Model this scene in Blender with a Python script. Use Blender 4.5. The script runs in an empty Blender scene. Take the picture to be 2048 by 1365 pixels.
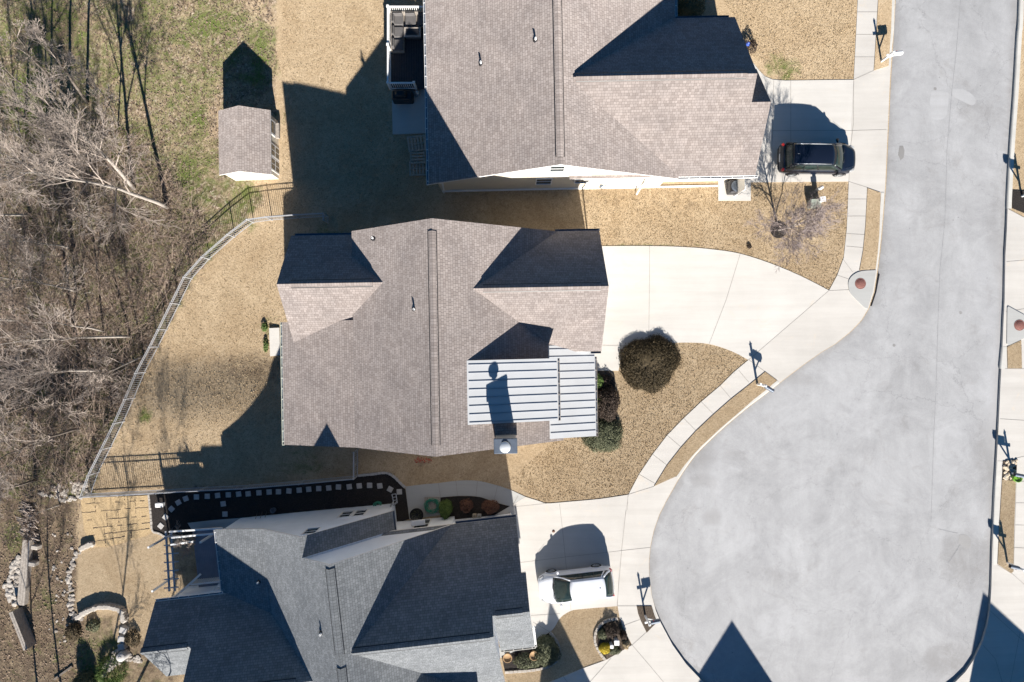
import bpy, math, random
from math import radians, sin, cos, pi, tan, atan2, sqrt
from mathutils import Vector, Matrix
from mathutils.geometry import delaunay_2d_cdt
random.seed(7)
S = bpy.context.scene
COL = S.collection

# ---------------------------------------------------------------- camera
H = 42.66                      # flying height of the camera in metres
PPM = 32.0                     # pixels of the 2048 wide photo per metre of ground
cam_d = bpy.data.cameras.new('camera'); cam = bpy.data.objects.new('camera', cam_d); COL.objects.link(cam)
cam.location = (0, 0, H); cam_d.sensor_width = 36; cam_d.lens = 24.0
cam_d.clip_start = 0.5; cam_d.clip_end = 900
S.camera = cam
# ---------------------------------------------------------------- light
SUN = Vector((0.30, -1.77, 1.0)).normalized()
w = bpy.data.worlds.new('World'); S.world = w; w.use_nodes = True
nt = w.node_tree; nt.nodes.clear()
sky = nt.nodes.new('ShaderNodeTexSky'); sky.sky_type = 'NISHITA'; sky.sun_disc = False
sky.sun_elevation = math.asin(SUN.z); sky.sun_rotation = atan2(SUN.x, SUN.y)
sky.air_density = 1.0; sky.dust_density = 0.4; sky.ozone_density = 2.2
bg = nt.nodes.new('ShaderNodeBackground'); bg.inputs[1].default_value = 0.038
wo = nt.nodes.new('ShaderNodeOutputWorld')
hs = nt.nodes.new('ShaderNodeHueSaturation'); hs.inputs['Saturation'].default_value = 1.45
nt.links.new(sky.outputs[0], hs.inputs['Color']); nt.links.new(hs.outputs[0], bg.inputs[0]); nt.links.new(bg.outputs[0], wo.inputs[0])
sd = bpy.data.lights.new('sun', 'SUN'); sd.energy = 5.0; sd.angle = radians(0.55); sd.color = (1.0, 0.945, 0.87)
so = bpy.data.objects.new('sun', sd); COL.objects.link(so)
so.rotation_euler = SUN.to_track_quat('Z', 'Y').to_euler(); so.location = (10, -30, 40)
S.view_settings.view_transform = 'Standard'; S.view_settings.look = 'None'
S.view_settings.exposure = 1.17; S.view_settings.gamma = 1.0

# ---------------------------------------------------------------- terrain and pixel -> world
TX = [-80, -36, -30, -24, -20, -17, -14.4, -11, -8, -5, -3, 0, 80]
TZ = [-5.5, -4.0, -3.3, -2.75, -2.45, -2.2, -1.9, -1.35, -0.78, -0.28, -0.06, 0, 0]
def interp(x, X, Y):
    if x <= X[0]: return Y[0]
    for i in range(len(X)-1):
        if x <= X[i+1]:
            t = (x-X[i])/(X[i+1]-X[i]); return Y[i]+(Y[i+1]-Y[i])*t
    return Y[-1]
def g(x, y=0):
    t = min(1, max(0, (-y-0.5)/5.0)); s = 1-0.45*(t*t*(3-2*t))     # the yards level out towards the south
    return s*(interp(x-1, TX, TZ)+interp(x, TX, TZ)+interp(x+1, TX, TZ))/3
def gp(v): return g(v.x, v.y)
def P(px, py, h=None, dz=0.0):
    """point of the place seen at pixel (px,py) of the photo, at height h (or on the ground)"""
    X, Y = (px-1024)/PPM, (682.5-py)/PPM
    if h is None:
        z = 0.0
        for _ in range(12): z = g(X*(1-z/H), Y*(1-z/H))
        z += dz
    else: z = h
    k = 1-z/H
    return Vector((X*k, Y*k, z))
def wdir(a): return Vector((cos(a), sin(a), 0))

# ---------------------------------------------------------------- materials
MATS = {}
def newmat(name):
    m = bpy.data.materials.new(name); m.use_nodes = True
    n = m.node_tree; b = n.nodes['Principled BSDF']; MATS[name] = m
    return m, n, b
def nd(n, t, **kw):
    x = n.nodes.new(t)
    for k, v in kw.items():
        if k.startswith('i_'):
            key = k[2:]; key = int(key) if key.isdigit() else key.replace('_', ' ')
            x.inputs[key].default_value = v
        else: setattr(x, k, v)
    return x
def lk(n, a, ai, b, bi): n.links.new(a.outputs[ai], b.inputs[bi])
def ramp(n, stops, interp_='LINEAR'):
    r = n.nodes.new('ShaderNodeValToRGB'); e = r.color_ramp.elements; r.color_ramp.interpolation = interp_
    while len(e) < len(stops): e.new(0.5)
    for i, (p, c) in enumerate(stops):
        e[i].position = p; e[i].color = (*c, 1) if len(c) == 3 else c
    return r
def mixc(n, mode='MIX', fac=None):
    m = n.nodes.new('ShaderNodeMix'); m.data_type = 'RGBA'; m.blend_type = mode
    if fac is not None: m.inputs[0].default_value = fac
    return m   # A=6 B=7 out=2
def noise(n, co, scale, detail=4, rough=0.55, dist=0.0):
    x = nd(n, 'ShaderNodeTexNoise'); x.inputs['Scale'].default_value = scale; x.inputs['Detail'].default_value = detail
    x.inputs['Roughness'].default_value = rough; x.inputs['Distortion'].default_value = dist
    if co: n.links.new(co, x.inputs['Vector'])
    return x
def bump(n, b, h_out, strength=0.5, dist=0.02):
    x = nd(n, 'ShaderNodeBump'); x.inputs['Strength'].default_value = strength; x.inputs['Distance'].default_value = dist
    n.links.new(h_out, x.inputs['Height']); n.links.new(x.outputs[0], b.inputs['Normal'])
def simple(name, c, rough=0.6, var=0.25, scale=6.0, metal=0.0, bmp=0.0, coat=0.0, c2=None, spec=0.5):
    """a colour that wanders a little between darker and lighter tones of itself"""
    m, n, b = newmat(name)
    tc = nd(n, 'ShaderNodeTexCoord'); nz = noise(n, tc.outputs['Object'], scale, 6, 0.6)
    lo = tuple(x*(1-var) for x in c); hi = tuple(min(1, x*(1+var)) for x in (c2 or c))
    r = ramp(n, [(0.28, lo), (0.72, hi)]); lk(n, nz, 0, r, 0); lk(n, r, 0, b, 0)
    b.inputs['Roughness'].default_value = rough; b.inputs['Metallic'].default_value = metal
    b.inputs['Coat Weight'].default_value = coat; b.inputs['Specular IOR Level'].default_value = spec
    if bmp: bump(n, b, nz.outputs[0], bmp, 0.02)
    return m

# --- shingles (UV in metres: x along the eave, y down the slope)
def shingles(name, c_lo, c_mid, c_hi, seed):
    m, n, b = newmat(name)
    tc = nd(n, 'ShaderNodeTexCoord')
    br = nd(n, 'ShaderNodeTexBrick'); br.offset = 0.43; br.offset_frequency = 2; br.squash = 0.72; br.squash_frequency = 3
    br.inputs['Scale'].default_value = 1.0; br.inputs['Brick Width'].default_value = 0.21
    br.inputs['Row Height'].default_value = 0.15; br.inputs['Mortar Size'].default_value = 0.007
    br.inputs['Mortar Smooth'].default_value = 0.25; br.inputs['Bias'].default_value = 0.0
    br.inputs['Color1'].default_value = (0, 0, 0, 1); br.inputs['Color2'].default_value = (1, 1, 1, 1); br.inputs['Mortar'].default_value = (0.5, 0.5, 0.5, 1)
    lk(n, tc, 'UV', br, 'Vector')
    r = ramp(n, [(0.0, c_lo), (0.45, c_mid), (1.0, c_hi)]); lk(n, br, 0, r, 0)
    # broad weathering
    nz = noise(n, tc.outputs['UV'], 0.55, 5, 0.62); r2 = ramp(n, [(0.3, (0.84, 0.84, 0.85)), (0.7, (1.09, 1.08, 1.07))]); lk(n, nz, 0, r2, 0)
    mp = nd(n, 'ShaderNodeMapping'); mp.inputs['Scale'].default_value = (0.35, 3.5, 1); lk(n, tc, 'UV', mp, 0)
    st = noise(n, mp.outputs[0], 1.0, 3, 0.6); r3 = ramp(n, [(0.35, (0.94, 0.94, 0.94)), (0.65, (1.04, 1.04, 1.04))]); lk(n, st, 0, r3, 0)
    gr = noise(n, tc.outputs['UV'], 38, 2, 0.7); r4 = ramp(n, [(0.25, (0.78, 0.78, 0.78)), (0.75, (1.18, 1.18, 1.18))]); lk(n, gr, 0, r4, 0)
    a = mixc(n, 'MULTIPLY', 1.0); lk(n, r, 0, a, 6); lk(n, r2, 0, a, 7)
    a2 = mixc(n, 'MULTIPLY', 1.0); lk(n, a, 2, a2, 6); lk(n, r3, 0, a2, 7)
    a4 = mixc(n, 'MULTIPLY', 1.0); lk(n, a2, 2, a4, 6); lk(n, r4, 0, a4, 7)
    # joints
    a3 = mixc(n, 'MIX'); lk(n, br, 'Fac', a3, 0); lk(n, a4, 2, a3, 6); a3.inputs[7].default_value = (*[x*0.42 for x in c_lo], 1)
    lk(n, a3, 2, b, 0); b.inputs['Roughness'].default_value = 0.93; b.inputs['Specular IOR Level'].default_value = 0.2; b.inputs['Diffuse Roughness'].default_value = 1.0
    inv = nd(n, 'ShaderNodeMath', operation='SUBTRACT'); inv.inputs[0].default_value = 1.0; lk(n, br, 'Fac', inv, 1)
    bump(n, b, inv.outputs[0], 0.5, 0.008)
    return m
M_SH_BROWN = shingles('brown_shingles', (0.292, 0.252, 0.234), (0.340, 0.298, 0.278), (0.390, 0.345, 0.324), 1)
M_SH_GREY = shingles('grey_shingles', (0.215, 0.229, 0.238), (0.255, 0.270, 0.281), (0.305, 0.320, 0.332), 2)

def concrete(name, c, dirt=0.18, stain=None):
    m, n, b = newmat(name)
    tc = nd(n, 'ShaderNodeTexCoord')
    a = noise(n, tc.outputs['Object'], 0.35, 6, 0.62, 0.4); r = ramp(n, [(0.25, tuple(x*(1-dirt) for x in c)), (0.6, c), (0.8, tuple(min(1, x*1.06) for x in c))]); lk(n, a, 0, r, 0)
    f = noise(n, tc.outputs['Object'], 45, 3, 0.7); r2 = ramp(n, [(0.3, (0.90, 0.90, 0.90)), (0.7, (1.06, 1.06, 1.06))]); lk(n, f, 0, r2, 0)
    x = mixc(n, 'MULTIPLY', 1.0); lk(n, r, 0, x, 6); lk(n, r2, 0, x, 7); out = x
    if stain:
        s = noise(n, tc.outputs['Object'], 0.8, 5, 0.7, 1.2); rs = ramp(n, [(0.60, (0, 0, 0)), (0.74, (1, 1, 1))]); lk(n, s, 0, rs, 0)
        k = nd(n, 'ShaderNodeMath', operation='MULTIPLY'); k.inputs[1].default_value = 0.45; lk(n, rs, 0, k, 0)
        y = mixc(n); lk(n, k, 0, y, 0); lk(n, x, 2, y, 6); y.inputs[7].default_value = (*stain, 1); out = y
    vo = nd(n, 'ShaderNodeTexVoronoi'); vo.inputs['Scale'].default_value = 0.28; n.links.new(tc.outputs['Object'], vo.inputs['Vector']); vs_ = nd(n, 'ShaderNodeSeparateColor'); lk(n, vo, 'Color', vs_, 0)
    mp2 = nd(n, 'ShaderNodeMapping'); mp2.inputs['Scale'].default_value = (0.12, 2.2, 1); lk(n, tc, 'Object', mp2, 0); ty = noise(n, mp2.outputs[0], 1.0, 5, 0.7, 0.2)
    rt = ramp(n, [(0.35, (0.95, 0.945, 0.94)), (0.6, (1.03, 1.03, 1.03))]); lk(n, ty, 0, rt, 0); zt_ = mixc(n, 'MULTIPLY', 1.0); lk(n, out, 2, zt_, 6); lk(n, rt, 0, zt_, 7); out = zt_
    lk(n, out, 2, b, 0); b.inputs['Roughness'].default_value = 0.85
    bump(n, b, f.outputs[0], 0.25, 0.004)
    return m
M_CONC = concrete('concrete', (0.525, 0.50, 0.462), 0.13, (0.60, 0.50, 0.38))
M_CONC_NEW = concrete('pale_concrete', (0.56, 0.538, 0.50), 0.10, (0.56, 0.48, 0.37))
M_CONC_GREY = concrete('grey_concrete', (0.40, 0.40, 0.385), 0.08)
M_KERB = concrete('kerb_concrete', (0.545, 0.53, 0.49), 0.2)

def road_mat():
    m, n, b = newmat('road_surface')
    tc = nd(n, 'ShaderNodeTexCoord'); co = tc.outputs['Object']
    a = noise(n, co, 0.3, 10, 0.74, 0.7); r = ramp(n, [(0.25, (0.265, 0.265, 0.269)), (0.5, (0.34, 0.34, 0.344)), (0.75, (0.415, 0.415, 0.419))]); lk(n, a, 0, r, 0)
    # traffic streaks along the street
    mp = nd(n, 'ShaderNodeMapping'); mp.inputs['Scale'].default_value = (0.75, 0.13, 1); mp.inputs['Rotation'].default_value = (0, 0, -0.45); n.links.new(co, mp.inputs[0])
    s = noise(n, mp.outputs[0], 1.0, 6, 0.7, 0.3); r2 = ramp(n, [(0.3, (0.92, 0.92, 0.92)), (0.7, (1.06, 1.06, 1.06))]); lk(n, s, 0, r2, 0)
    # turning-circle swirls round the bulb
    vm = nd(n, 'ShaderNodeVectorMath', operation='SUBTRACT'); n.links.new(co, vm.inputs[0]); c0 = P(1650, 1090, 0); vm.inputs[1].default_value = (c0.x, c0.y, 0)
    ln = nd(n, 'ShaderNodeVectorMath', operation='LENGTH'); lk(n, vm, 0, ln, 0)
    cmb = nd(n, 'ShaderNodeCombineXYZ'); lk(n, ln, 'Value', cmb, 0)
    wob = noise(n, co, 0.22, 3, 0.5); sc = nd(n, 'ShaderNodeMath', operation='MULTIPLY'); sc.inputs[1].default_value = 7.0; lk(n, wob, 0, sc, 0)
    lk(n, sc, 0, cmb, 1)
    sw = noise(n, cmb.outputs[0], 1.6, 4, 0.65); r3 = ramp(n, [(0.35, (0.955, 0.955, 0.955)), (0.65, (1.03, 1.03, 1.03))]); lk(n, sw, 0, r3, 0)
    f = noise(n, co, 26, 5, 0.85); r4 = ramp(n, [(0.3, (0.84, 0.84, 0.84)), (0.7, (1.14, 1.14, 1.14))]); lk(n, f, 0, r4, 0)
    # fine cracks
    cmap = nd(n, 'ShaderNodeTexVoronoi', feature='DISTANCE_TO_EDGE'); cmap.inputs['Scale'].default_value = 0.13
    wn = noise(n, co, 0.9, 6, 0.65); wv = nd(n, 'ShaderNodeVectorMath', operation='MULTIPLY_ADD'); lk(n, wn, 1, wv, 0); wv.inputs[1].default_value = (2.2, 2.2, 0); n.links.new(co, wv.inputs[2]); lk(n, wv, 0, cmap, 'Vector')
    rc = ramp(n, [(0.0, (0.80, 0.80, 0.80)), (0.0016, (1, 1, 1))]); lk(n, cmap, 0, rc, 0)
    cur = r
    for q in (r2, r3, r4, rc):
        x = mixc(n, 'MULTIPLY', 1.0); lk(n, cur, 0 if cur is r else 2, x, 6); lk(n, q, 0, x, 7); cur = x
    stn = noise(n, co, 0.42, 8, 0.72, 1.5); rst = ramp(n, [(0.56, (1, 1, 1)), (0.72, (0.86, 0.845, 0.83))]); lk(n, stn, 0, rst, 0)
    x = mixc(n, 'MULTIPLY', 1.0); lk(n, cur, 2, x, 6); lk(n, rst, 0, x, 7); cur = x
    # dark specks
    v = nd(n, 'ShaderNodeTexVoronoi'); v.inputs['Scale'].default_value = 0.9; n.links.new(co, v.inputs['Vector'])
    rv = ramp(n, [(0.02, (0.55, 0.55, 0.55)), (0.045, (1, 1, 1))]); lk(n, v, 0, rv, 0)
    x = mixc(n, 'MULTIPLY', 0.8); lk(n, cur, 2, x, 6); lk(n, rv, 0, x, 7); cur = x
    # grit and tyre dirt: attribute 'dirt'
    at = nd(n, 'ShaderNodeAttribute', attribute_name='dirt'); sp = nd(n, 'ShaderNodeSeparateColor'); lk(n, at, 'Color', sp, 0)
    dn = noise(n, co, 0.9, 8, 0.75, 1.0); ad = nd(n, 'ShaderNodeMath', operation='ADD'); lk(n, sp, 0, ad, 0); lk(n, dn, 0, ad, 1)
    mr = nd(n, 'ShaderNodeMapRange'); mr.inputs['From Min'].default_value = 0.62; mr.inputs['From Max'].default_value = 1.12; mr.inputs['To Max'].default_value = 0.85; lk(n, ad, 0, mr, 0)
    x = mixc(n); lk(n, mr, 0, x, 0); lk(n, cur, 2, x, 6); x.inputs[7].default_value = (0.215, 0.208, 0.203, 1); cur = x
    ad2 = nd(n, 'ShaderNodeMath', operation='ADD'); lk(n, sp, 1, ad2, 0); lk(n, dn, 0, ad2, 1)
    mr2 = nd(n, 'ShaderNodeMapRange'); mr2.inputs['From Min'].default_value = 0.60; mr2.inputs['From Max'].default_value = 1.0; mr2.inputs['To Max'].default_value = 0.42; lk(n, ad2, 0, mr2, 0)
    x = mixc(n); lk(n, mr2, 0, x, 0); lk(n, cur, 2, x, 6); x.inputs[7].default_value = (0.47, 0.472, 0.482, 1)
    lk(n, x, 2, b, 0); b.inputs['Roughness'].default_value = 0.82; bump(n, b, f.outputs[0], 0.3, 0.004)
    return m
M_ROAD = road_mat()

def lawn_mat():
    """dormant lawn; attribute 'cover': R green patches, G leaf litter of the wood, B damp dark soil"""
    m, n, b = newmat('lawn')
    tc = nd(n, 'ShaderNodeTexCoord'); co = tc.outputs['Object']
    at = nd(n, 'ShaderNodeAttribute', attribute_name='cover'); sp = nd(n, 'ShaderNodeSeparateColor'); lk(n, at, 'Color', sp, 0)
    mp = nd(n, 'ShaderNodeMapping'); mp.inputs['Scale'].default_value = (1, 1, 0.2); n.links.new(co, mp.inputs[0]); cc = mp.outputs[0]
    f1 = noise(n, cc, 11.5, 6, 0.84, 0.8); r1 = ramp(n, [(0.33, (0.190, 0.137, 0.083)), (0.42, (0.38, 0.292, 0.188)), (0.50, (0.49, 0.388, 0.262)), (0.72, (0.60, 0.492, 0.345))]); lk(n, f1, 0, r1, 0)  # dark specks paint the little shadows among the grass into the colour
    big = noise(n, cc, 0.38, 7, 0.68, 0.9); rb = ramp(n, [(0.3, (0.86, 0.81, 0.75)), (0.68, (1.10, 1.10, 1.10))]); lk(n, big, 0, rb, 0)
    x = mixc(n, 'MULTIPLY', 1.0); lk(n, r1, 0, x, 6); lk(n, rb, 0, x, 7)
    md = noise(n, cc, 3.2, 4, 0.7, 0.4); rm = ramp(n, [(0.3, (0.88, 0.87, 0.85)), (0.68, (1.07, 1.07, 1.07))]); lk(n, md, 0, rm, 0)
    x2 = mixc(n, 'MULTIPLY', 1.0); lk(n, x, 2, x2, 6); lk(n, rm, 0, x2, 7)
    # leaf litter: brown-grey with pale leaves
    f2 = nd(n, 'ShaderNodeTexVoronoi'); f2.inputs['Scale'].default_value = 9.0; n.links.new(cc, f2.inputs['Vector'])
    s2 = nd(n, 'ShaderNodeSeparateColor'); lk(n, f2, 'Color', s2, 0)
    r2 = ramp(n, [(0.0, (0.075, 0.052, 0.038)), (0.4, (0.19, 0.14, 0.102)), (0.7, (0.33, 0.252, 0.188)), (0.92, (0.50, 0.41, 0.32)), (1.0, (0.58, 0.50, 0.41))]); lk(n, s2, 0, r2, 0)
    f3 = noise(n, cc, 20, 4, 0.8); rr3 = ramp(n, [(0.32, (0.55, 0.55, 0.55)), (0.68, (1.3, 1.3, 1.3))]); lk(n, f3, 0, rr3, 0)
    y = mixc(n, 'MULTIPLY', 1.0); lk(n, r2, 0, y, 6); lk(n, rr3, 0, y, 7)
    def msk(chan, nz, lo, hi, amt):
        a = nd(n, 'ShaderNodeMath', operation='ADD'); lk(n, sp, chan, a, 0); lk(n, nz, 0, a, 1)
        q = nd(n, 'ShaderNodeMapRange'); q.inputs['From Min'].default_value = lo; q.inputs['From Max'].default_value = hi; lk(n, a, 0, q, 0)
        q.inputs['To Max'].default_value = amt
        return q
    lit = msk(1, noise(n, cc, 1.2, 8, 0.78, 1.2), 0.85, 1.10, 1.0)
    z = mixc(n); lk(n, lit, 0, z, 0); lk(n, x2, 2, z, 6); lk(n, y, 2, z, 7)
    # soil
    rs = ramp(n, [(0.3, (0.085, 0.06, 0.042)), (0.7, (0.21, 0.155, 0.11))]); lk(n, f1, 0, rs, 0)
    so_ = msk(2, noise(n, cc, 2.2, 5, 0.7, 0.6), 0.85, 1.2, 0.9)
    z2 = mixc(n); lk(n, so_, 0, z2, 0); lk(n, z, 2, z2, 6); lk(n, rs, 0, z2, 7)
    # green
    rg = ramp(n, [(0.3, (0.03, 0.045, 0.012)), (0.5, (0.115, 0.155, 0.035)), (0.7, (0.24, 0.285, 0.085))]); lk(n, f1, 0, rg, 0)
    gr = msk(0, noise(n, cc, 0.8, 9, 0.78, 1.4), 0.93, 1.16, 0.92)
    z3 = mixc(n); lk(n, gr, 0, z3, 0); lk(n, z2, 2, z3, 6); lk(n, rg, 0, z3, 7)
    lk(n, z3, 2, b, 0); b.inputs['Roughness'].default_value = 0.95; b.inputs['Specular IOR Level'].default_value = 0.1; b.inputs['Diffuse Roughness'].default_value = 0.8
    bump(n, b, f1.outputs[0], 0.9, 0.06)
    return m
M_LAWN = lawn_mat()

def mulch_mat(name, lo, mid, hi):
    m, n, b = newmat(name); tc = nd(n, 'ShaderNodeTexCoord')
    v = noise(n, tc.outputs['Object'], 16, 5, 0.8, 0.5); r = ramp(n, [(0.3, lo), (0.55, mid), (0.78, hi)]); lk(n, v, 0, r, 0); lk(n, r, 0, b, 0)
    b.inputs['Roughness'].default_value = 0.95; b.inputs['Specular IOR Level'].default_value = 0.15; bump(n, b, v.outputs[0], 1.0, 0.04); return m
M_MULCH = mulch_mat('dark_mulch', (0.012, 0.011, 0.011), (0.035, 0.030, 0.028), (0.10, 0.085, 0.075))
M_MULCH_B = mulch_mat('brown_mulch', (0.03, 0.024, 0.02), (0.10, 0.078, 0.06), (0.30, 0.24, 0.19))
M_STRAW = mulch_mat('dormant_sod', (0.26, 0.18, 0.09), (0.50, 0.37, 0.215), (0.64, 0.50, 0.32))

def siding(name, c):
    m, n, b = newmat(name); tc = nd(n, 'ShaderNodeTexCoord'); sp = nd(n, 'ShaderNodeSeparateXYZ'); lk(n, tc, 'Object', sp, 0)
    a = nd(n, 'ShaderNodeMath', operation='MULTIPLY'); a.inputs[1].default_value = 1/0.19; lk(n, sp, 2, a, 0)
    f = nd(n, 'ShaderNodeMath', operation='FRACT'); lk(n, a, 0, f, 0)
    r = ramp(n, [(0.0, tuple(x*0.70 for x in c)), (0.07, c), (0.9, c), (1.0, tuple(x*0.9 for x in c))]); lk(n, f, 0, r, 0)
    nz = noise(n, tc.outputs['Object'], 0.9, 5, 0.6); r2 = ramp(n, [(0.3, (0.93, 0.93, 0.93)), (0.7, (1.04, 1.04, 1.04))]); lk(n, nz, 0, r2, 0)
    x = mixc(n, 'MULTIPLY', 1.0); lk(n, r, 0, x, 6); lk(n, r2, 0, x, 7); lk(n, x, 2, b, 0)
    b.inputs['Roughness'].default_value = 0.55; bump(n, b, f.outputs[0], 0.5, 0.012); return m
M_SIDE_CREAM = siding('cream_siding', (0.66, 0.61, 0.51))
M_SIDE_WHITE = siding('white_siding', (0.86, 0.92, 1.0))
M_SIDE_TAN = siding('tan_siding', (0.42, 0.37, 0.31))
def brick_mat():
    m, n, b = newmat('red_brick'); tc = nd(n, 'ShaderNodeTexCoord')
    mp = nd(n, 'ShaderNodeMapping'); mp.inputs['Rotation'].default_value = (pi/2, 0, 0); lk(n, tc, 'Object', mp, 0)
    br = nd(n, 'ShaderNodeTexBrick'); br.inputs['Scale'].default_value = 4.0
    br.inputs['Color1'].default_value = (0.30, 0.10, 0.07, 1); br.inputs['Color2'].default_value = (0.20, 0.07, 0.05, 1); br.inputs['Mortar'].default_value = (0.4, 0.37, 0.33, 1)
    lk(n, mp, 0, br, 'Vector'); lk(n, br, 0, b, 0); b.inputs['Roughness'].default_value = 0.85; return m
M_BRICK = brick_mat()

M_TRIM = simple('white_trim', (0.76, 0.76, 0.75), 0.45, 0.05)
M_WHITE = simple('white_paint', (0.78, 0.78, 0.77), 0.4, 0.06)
M_METALROOF = simple('blue_grey_metal_roof', (0.43, 0.44, 0.45), 0.65, 0.05, 0.8, metal=0.0, spec=.2)
M_SEAM = simple('metal_roof_seam', (0.25, 0.27, 0.31), 0.4, 0.05)
M_DARKMETAL = simple('dark_bronze_metal', (0.03, 0.03, 0.035), 0.4, 0.2, metal=0.5)
M_SLATE = simple('slate_grey_metal', (0.12, 0.145, 0.185), 0.4, 0.2, 3, metal=0.3)
M_STEEL = simple('galvanised_steel', (0.62, 0.64, 0.65), 0.3, 0.12, 4, metal=0.7)
M_FENCE = simple('grey_aluminium', (0.43, 0.44, 0.46), 0.4, 0.15, 5, metal=0.2)
M_BLACKP = simple('black_plastic', (0.012, 0.012, 0.014), 0.45, 0.25)
M_RUBBER = simple('rubber', (0.014, 0.014, 0.015), 0.85, 0.3)
M_GAP = simple('dark_joint', (0.27, 0.25, 0.225), 0.9, 0.3)  # even dark tone of the joints sawn in concrete
M_WOODGREY = simple('weathered_timber', (0.31, 0.275, 0.24), 0.85, 0.35, 9, bmp=0.5)
M_PALLET = simple('pallet_wood', (0.40, 0.34, 0.27), 0.85, 0.3, 9, bmp=0.4)
M_DECK = simple('dark_deck_boards', (0.035, 0.032, 0.036), 0.7, 0.25, 5)
M_DECK_GREY = simple('grey_deck_boards', (0.17, 0.19, 0.24), 0.7, 0.15, 2)
M_CUSHION = simple('grey_cushion', (0.105, 0.10, 0.10), 0.95, 0.2, 8)
M_STONE = simple('field_stone', (0.25, 0.22, 0.19), 0.9, 0.4, 5, bmp=0.6)
M_STONE_P = simple('pale_stone', (0.37, 0.335, 0.295), 0.9, 0.25, 6, bmp=0.4)
M_STONE_T = simple('tan_stone', (0.52, 0.43, 0.32), 0.9, 0.3, 6, bmp=0.4)
M_PAVER = simple('grey_paver', (0.40, 0.385, 0.37), 0.9, 0.15, 8, bmp=0.2)
M_GREEN_BOX = simple('pale_green_enamel', (0.33, 0.37, 0.31), 0.5, 0.12)
M_HOSE = simple('green_rubber_hose', (0.03, 0.22, 0.14), 0.5, 0.2)
M_RUST = simple('rusty_iron', (0.20, 0.085, 0.07), 0.8, 0.25, 14, bmp=0.4)
M_CLAY = simple('terracotta', (0.32, 0.20, 0.10), 0.8, 0.2)
M_BARK = simple('pale_bark', (0.34, 0.305, 0.27), 0.95, 0.35, 4, bmp=0.5)
M_TWIG = simple('twig_bark', (0.35, 0.295, 0.255), 0.95, 0.3, 2)
M_TWIG_D = simple('brown_twigs', (0.23, 0.175, 0.14), 0.95, 0.4, 1.2)
M_TWIG_R = simple('purple_brown_twigs', (0.32, 0.265, 0.25), 0.95, 0.3, 3)
M_BARK_D = simple('dark_bark', (0.15, 0.125, 0.105), 0.95, 0.35, 4, bmp=0.5)
def glass_mat(name, c, rough=0.06):
    m, n, b = newmat(name); tc = nd(n, 'ShaderNodeTexCoord'); nz = noise(n, tc.outputs['Object'], 2.5, 3)
    r = ramp(n, [(0.3, tuple(x*0.5 for x in c)), (0.7, c)]); lk(n, nz, 0, r, 0); lk(n, r, 0, b, 0)
    b.inputs['Roughness'].default_value = rough; b.inputs['Specular IOR Level'].default_value = 0.7; return m
M_GLASS = glass_mat('window_glass', (0.025, 0.04, 0.045))
M_CARGLASS = glass_mat('car_glass', (0.025, 0.04, 0.036), 0.03)
def leaf_mat(name, lo, mid, hi, scale=5.0):
    m, n, b = newmat(name); tc = nd(n, 'ShaderNodeTexCoord'); nz = noise(n, tc.outputs['Object'], scale, 5, 0.8)
    r = ramp(n, [(0.3, lo), (0.5, mid), (0.72, hi)]); lk(n, nz, 0, r, 0); lk(n, r, 0, b, 0)
    b.inputs['Roughness'].default_value = 0.7; b.inputs['Specular IOR Level'].default_value = 0.2; return m
M_LEAF_BR = leaf_mat('olive_brown_leaves', (0.018, 0.014, 0.008), (0.058, 0.044, 0.024), (0.14, 0.105, 0.058), 7)
M_LEAF_DG = leaf_mat('grey_green_leaves', (0.035, 0.042, 0.022), (0.10, 0.108, 0.062), (0.21, 0.21, 0.135), 7)
M_LEAF_G = leaf_mat('green_leaves', (0.03, 0.055, 0.015), (0.085, 0.135, 0.035), (0.19, 0.25, 0.08), 7)
M_LEAF_Y = leaf_mat('yellow_leaves', (0.25, 0.19, 0.02), (0.55, 0.42, 0.04), (0.75, 0.62, 0.12), 7)
M_LEAF_R = leaf_mat('russet_leaves', (0.05, 0.022, 0.016), (0.13, 0.065, 0.045), (0.24, 0.13, 0.09), 7)
M_LEAF_K = leaf_mat('dark_purple_leaves', (0.016, 0.012, 0.009), (0.045, 0.032, 0.025), (0.12, 0.086, 0.064), 7)
M_LITTER = leaf_mat('fallen_leaves', (0.08, 0.052, 0.036), (0.19, 0.135, 0.096), (0.38, 0.30, 0.225), 3)
M_DRYGRASS = leaf_mat('dry_grass_blades', (0.22, 0.16, 0.09), (0.40, 0.31, 0.19), (0.56, 0.45, 0.30), 2)

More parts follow.
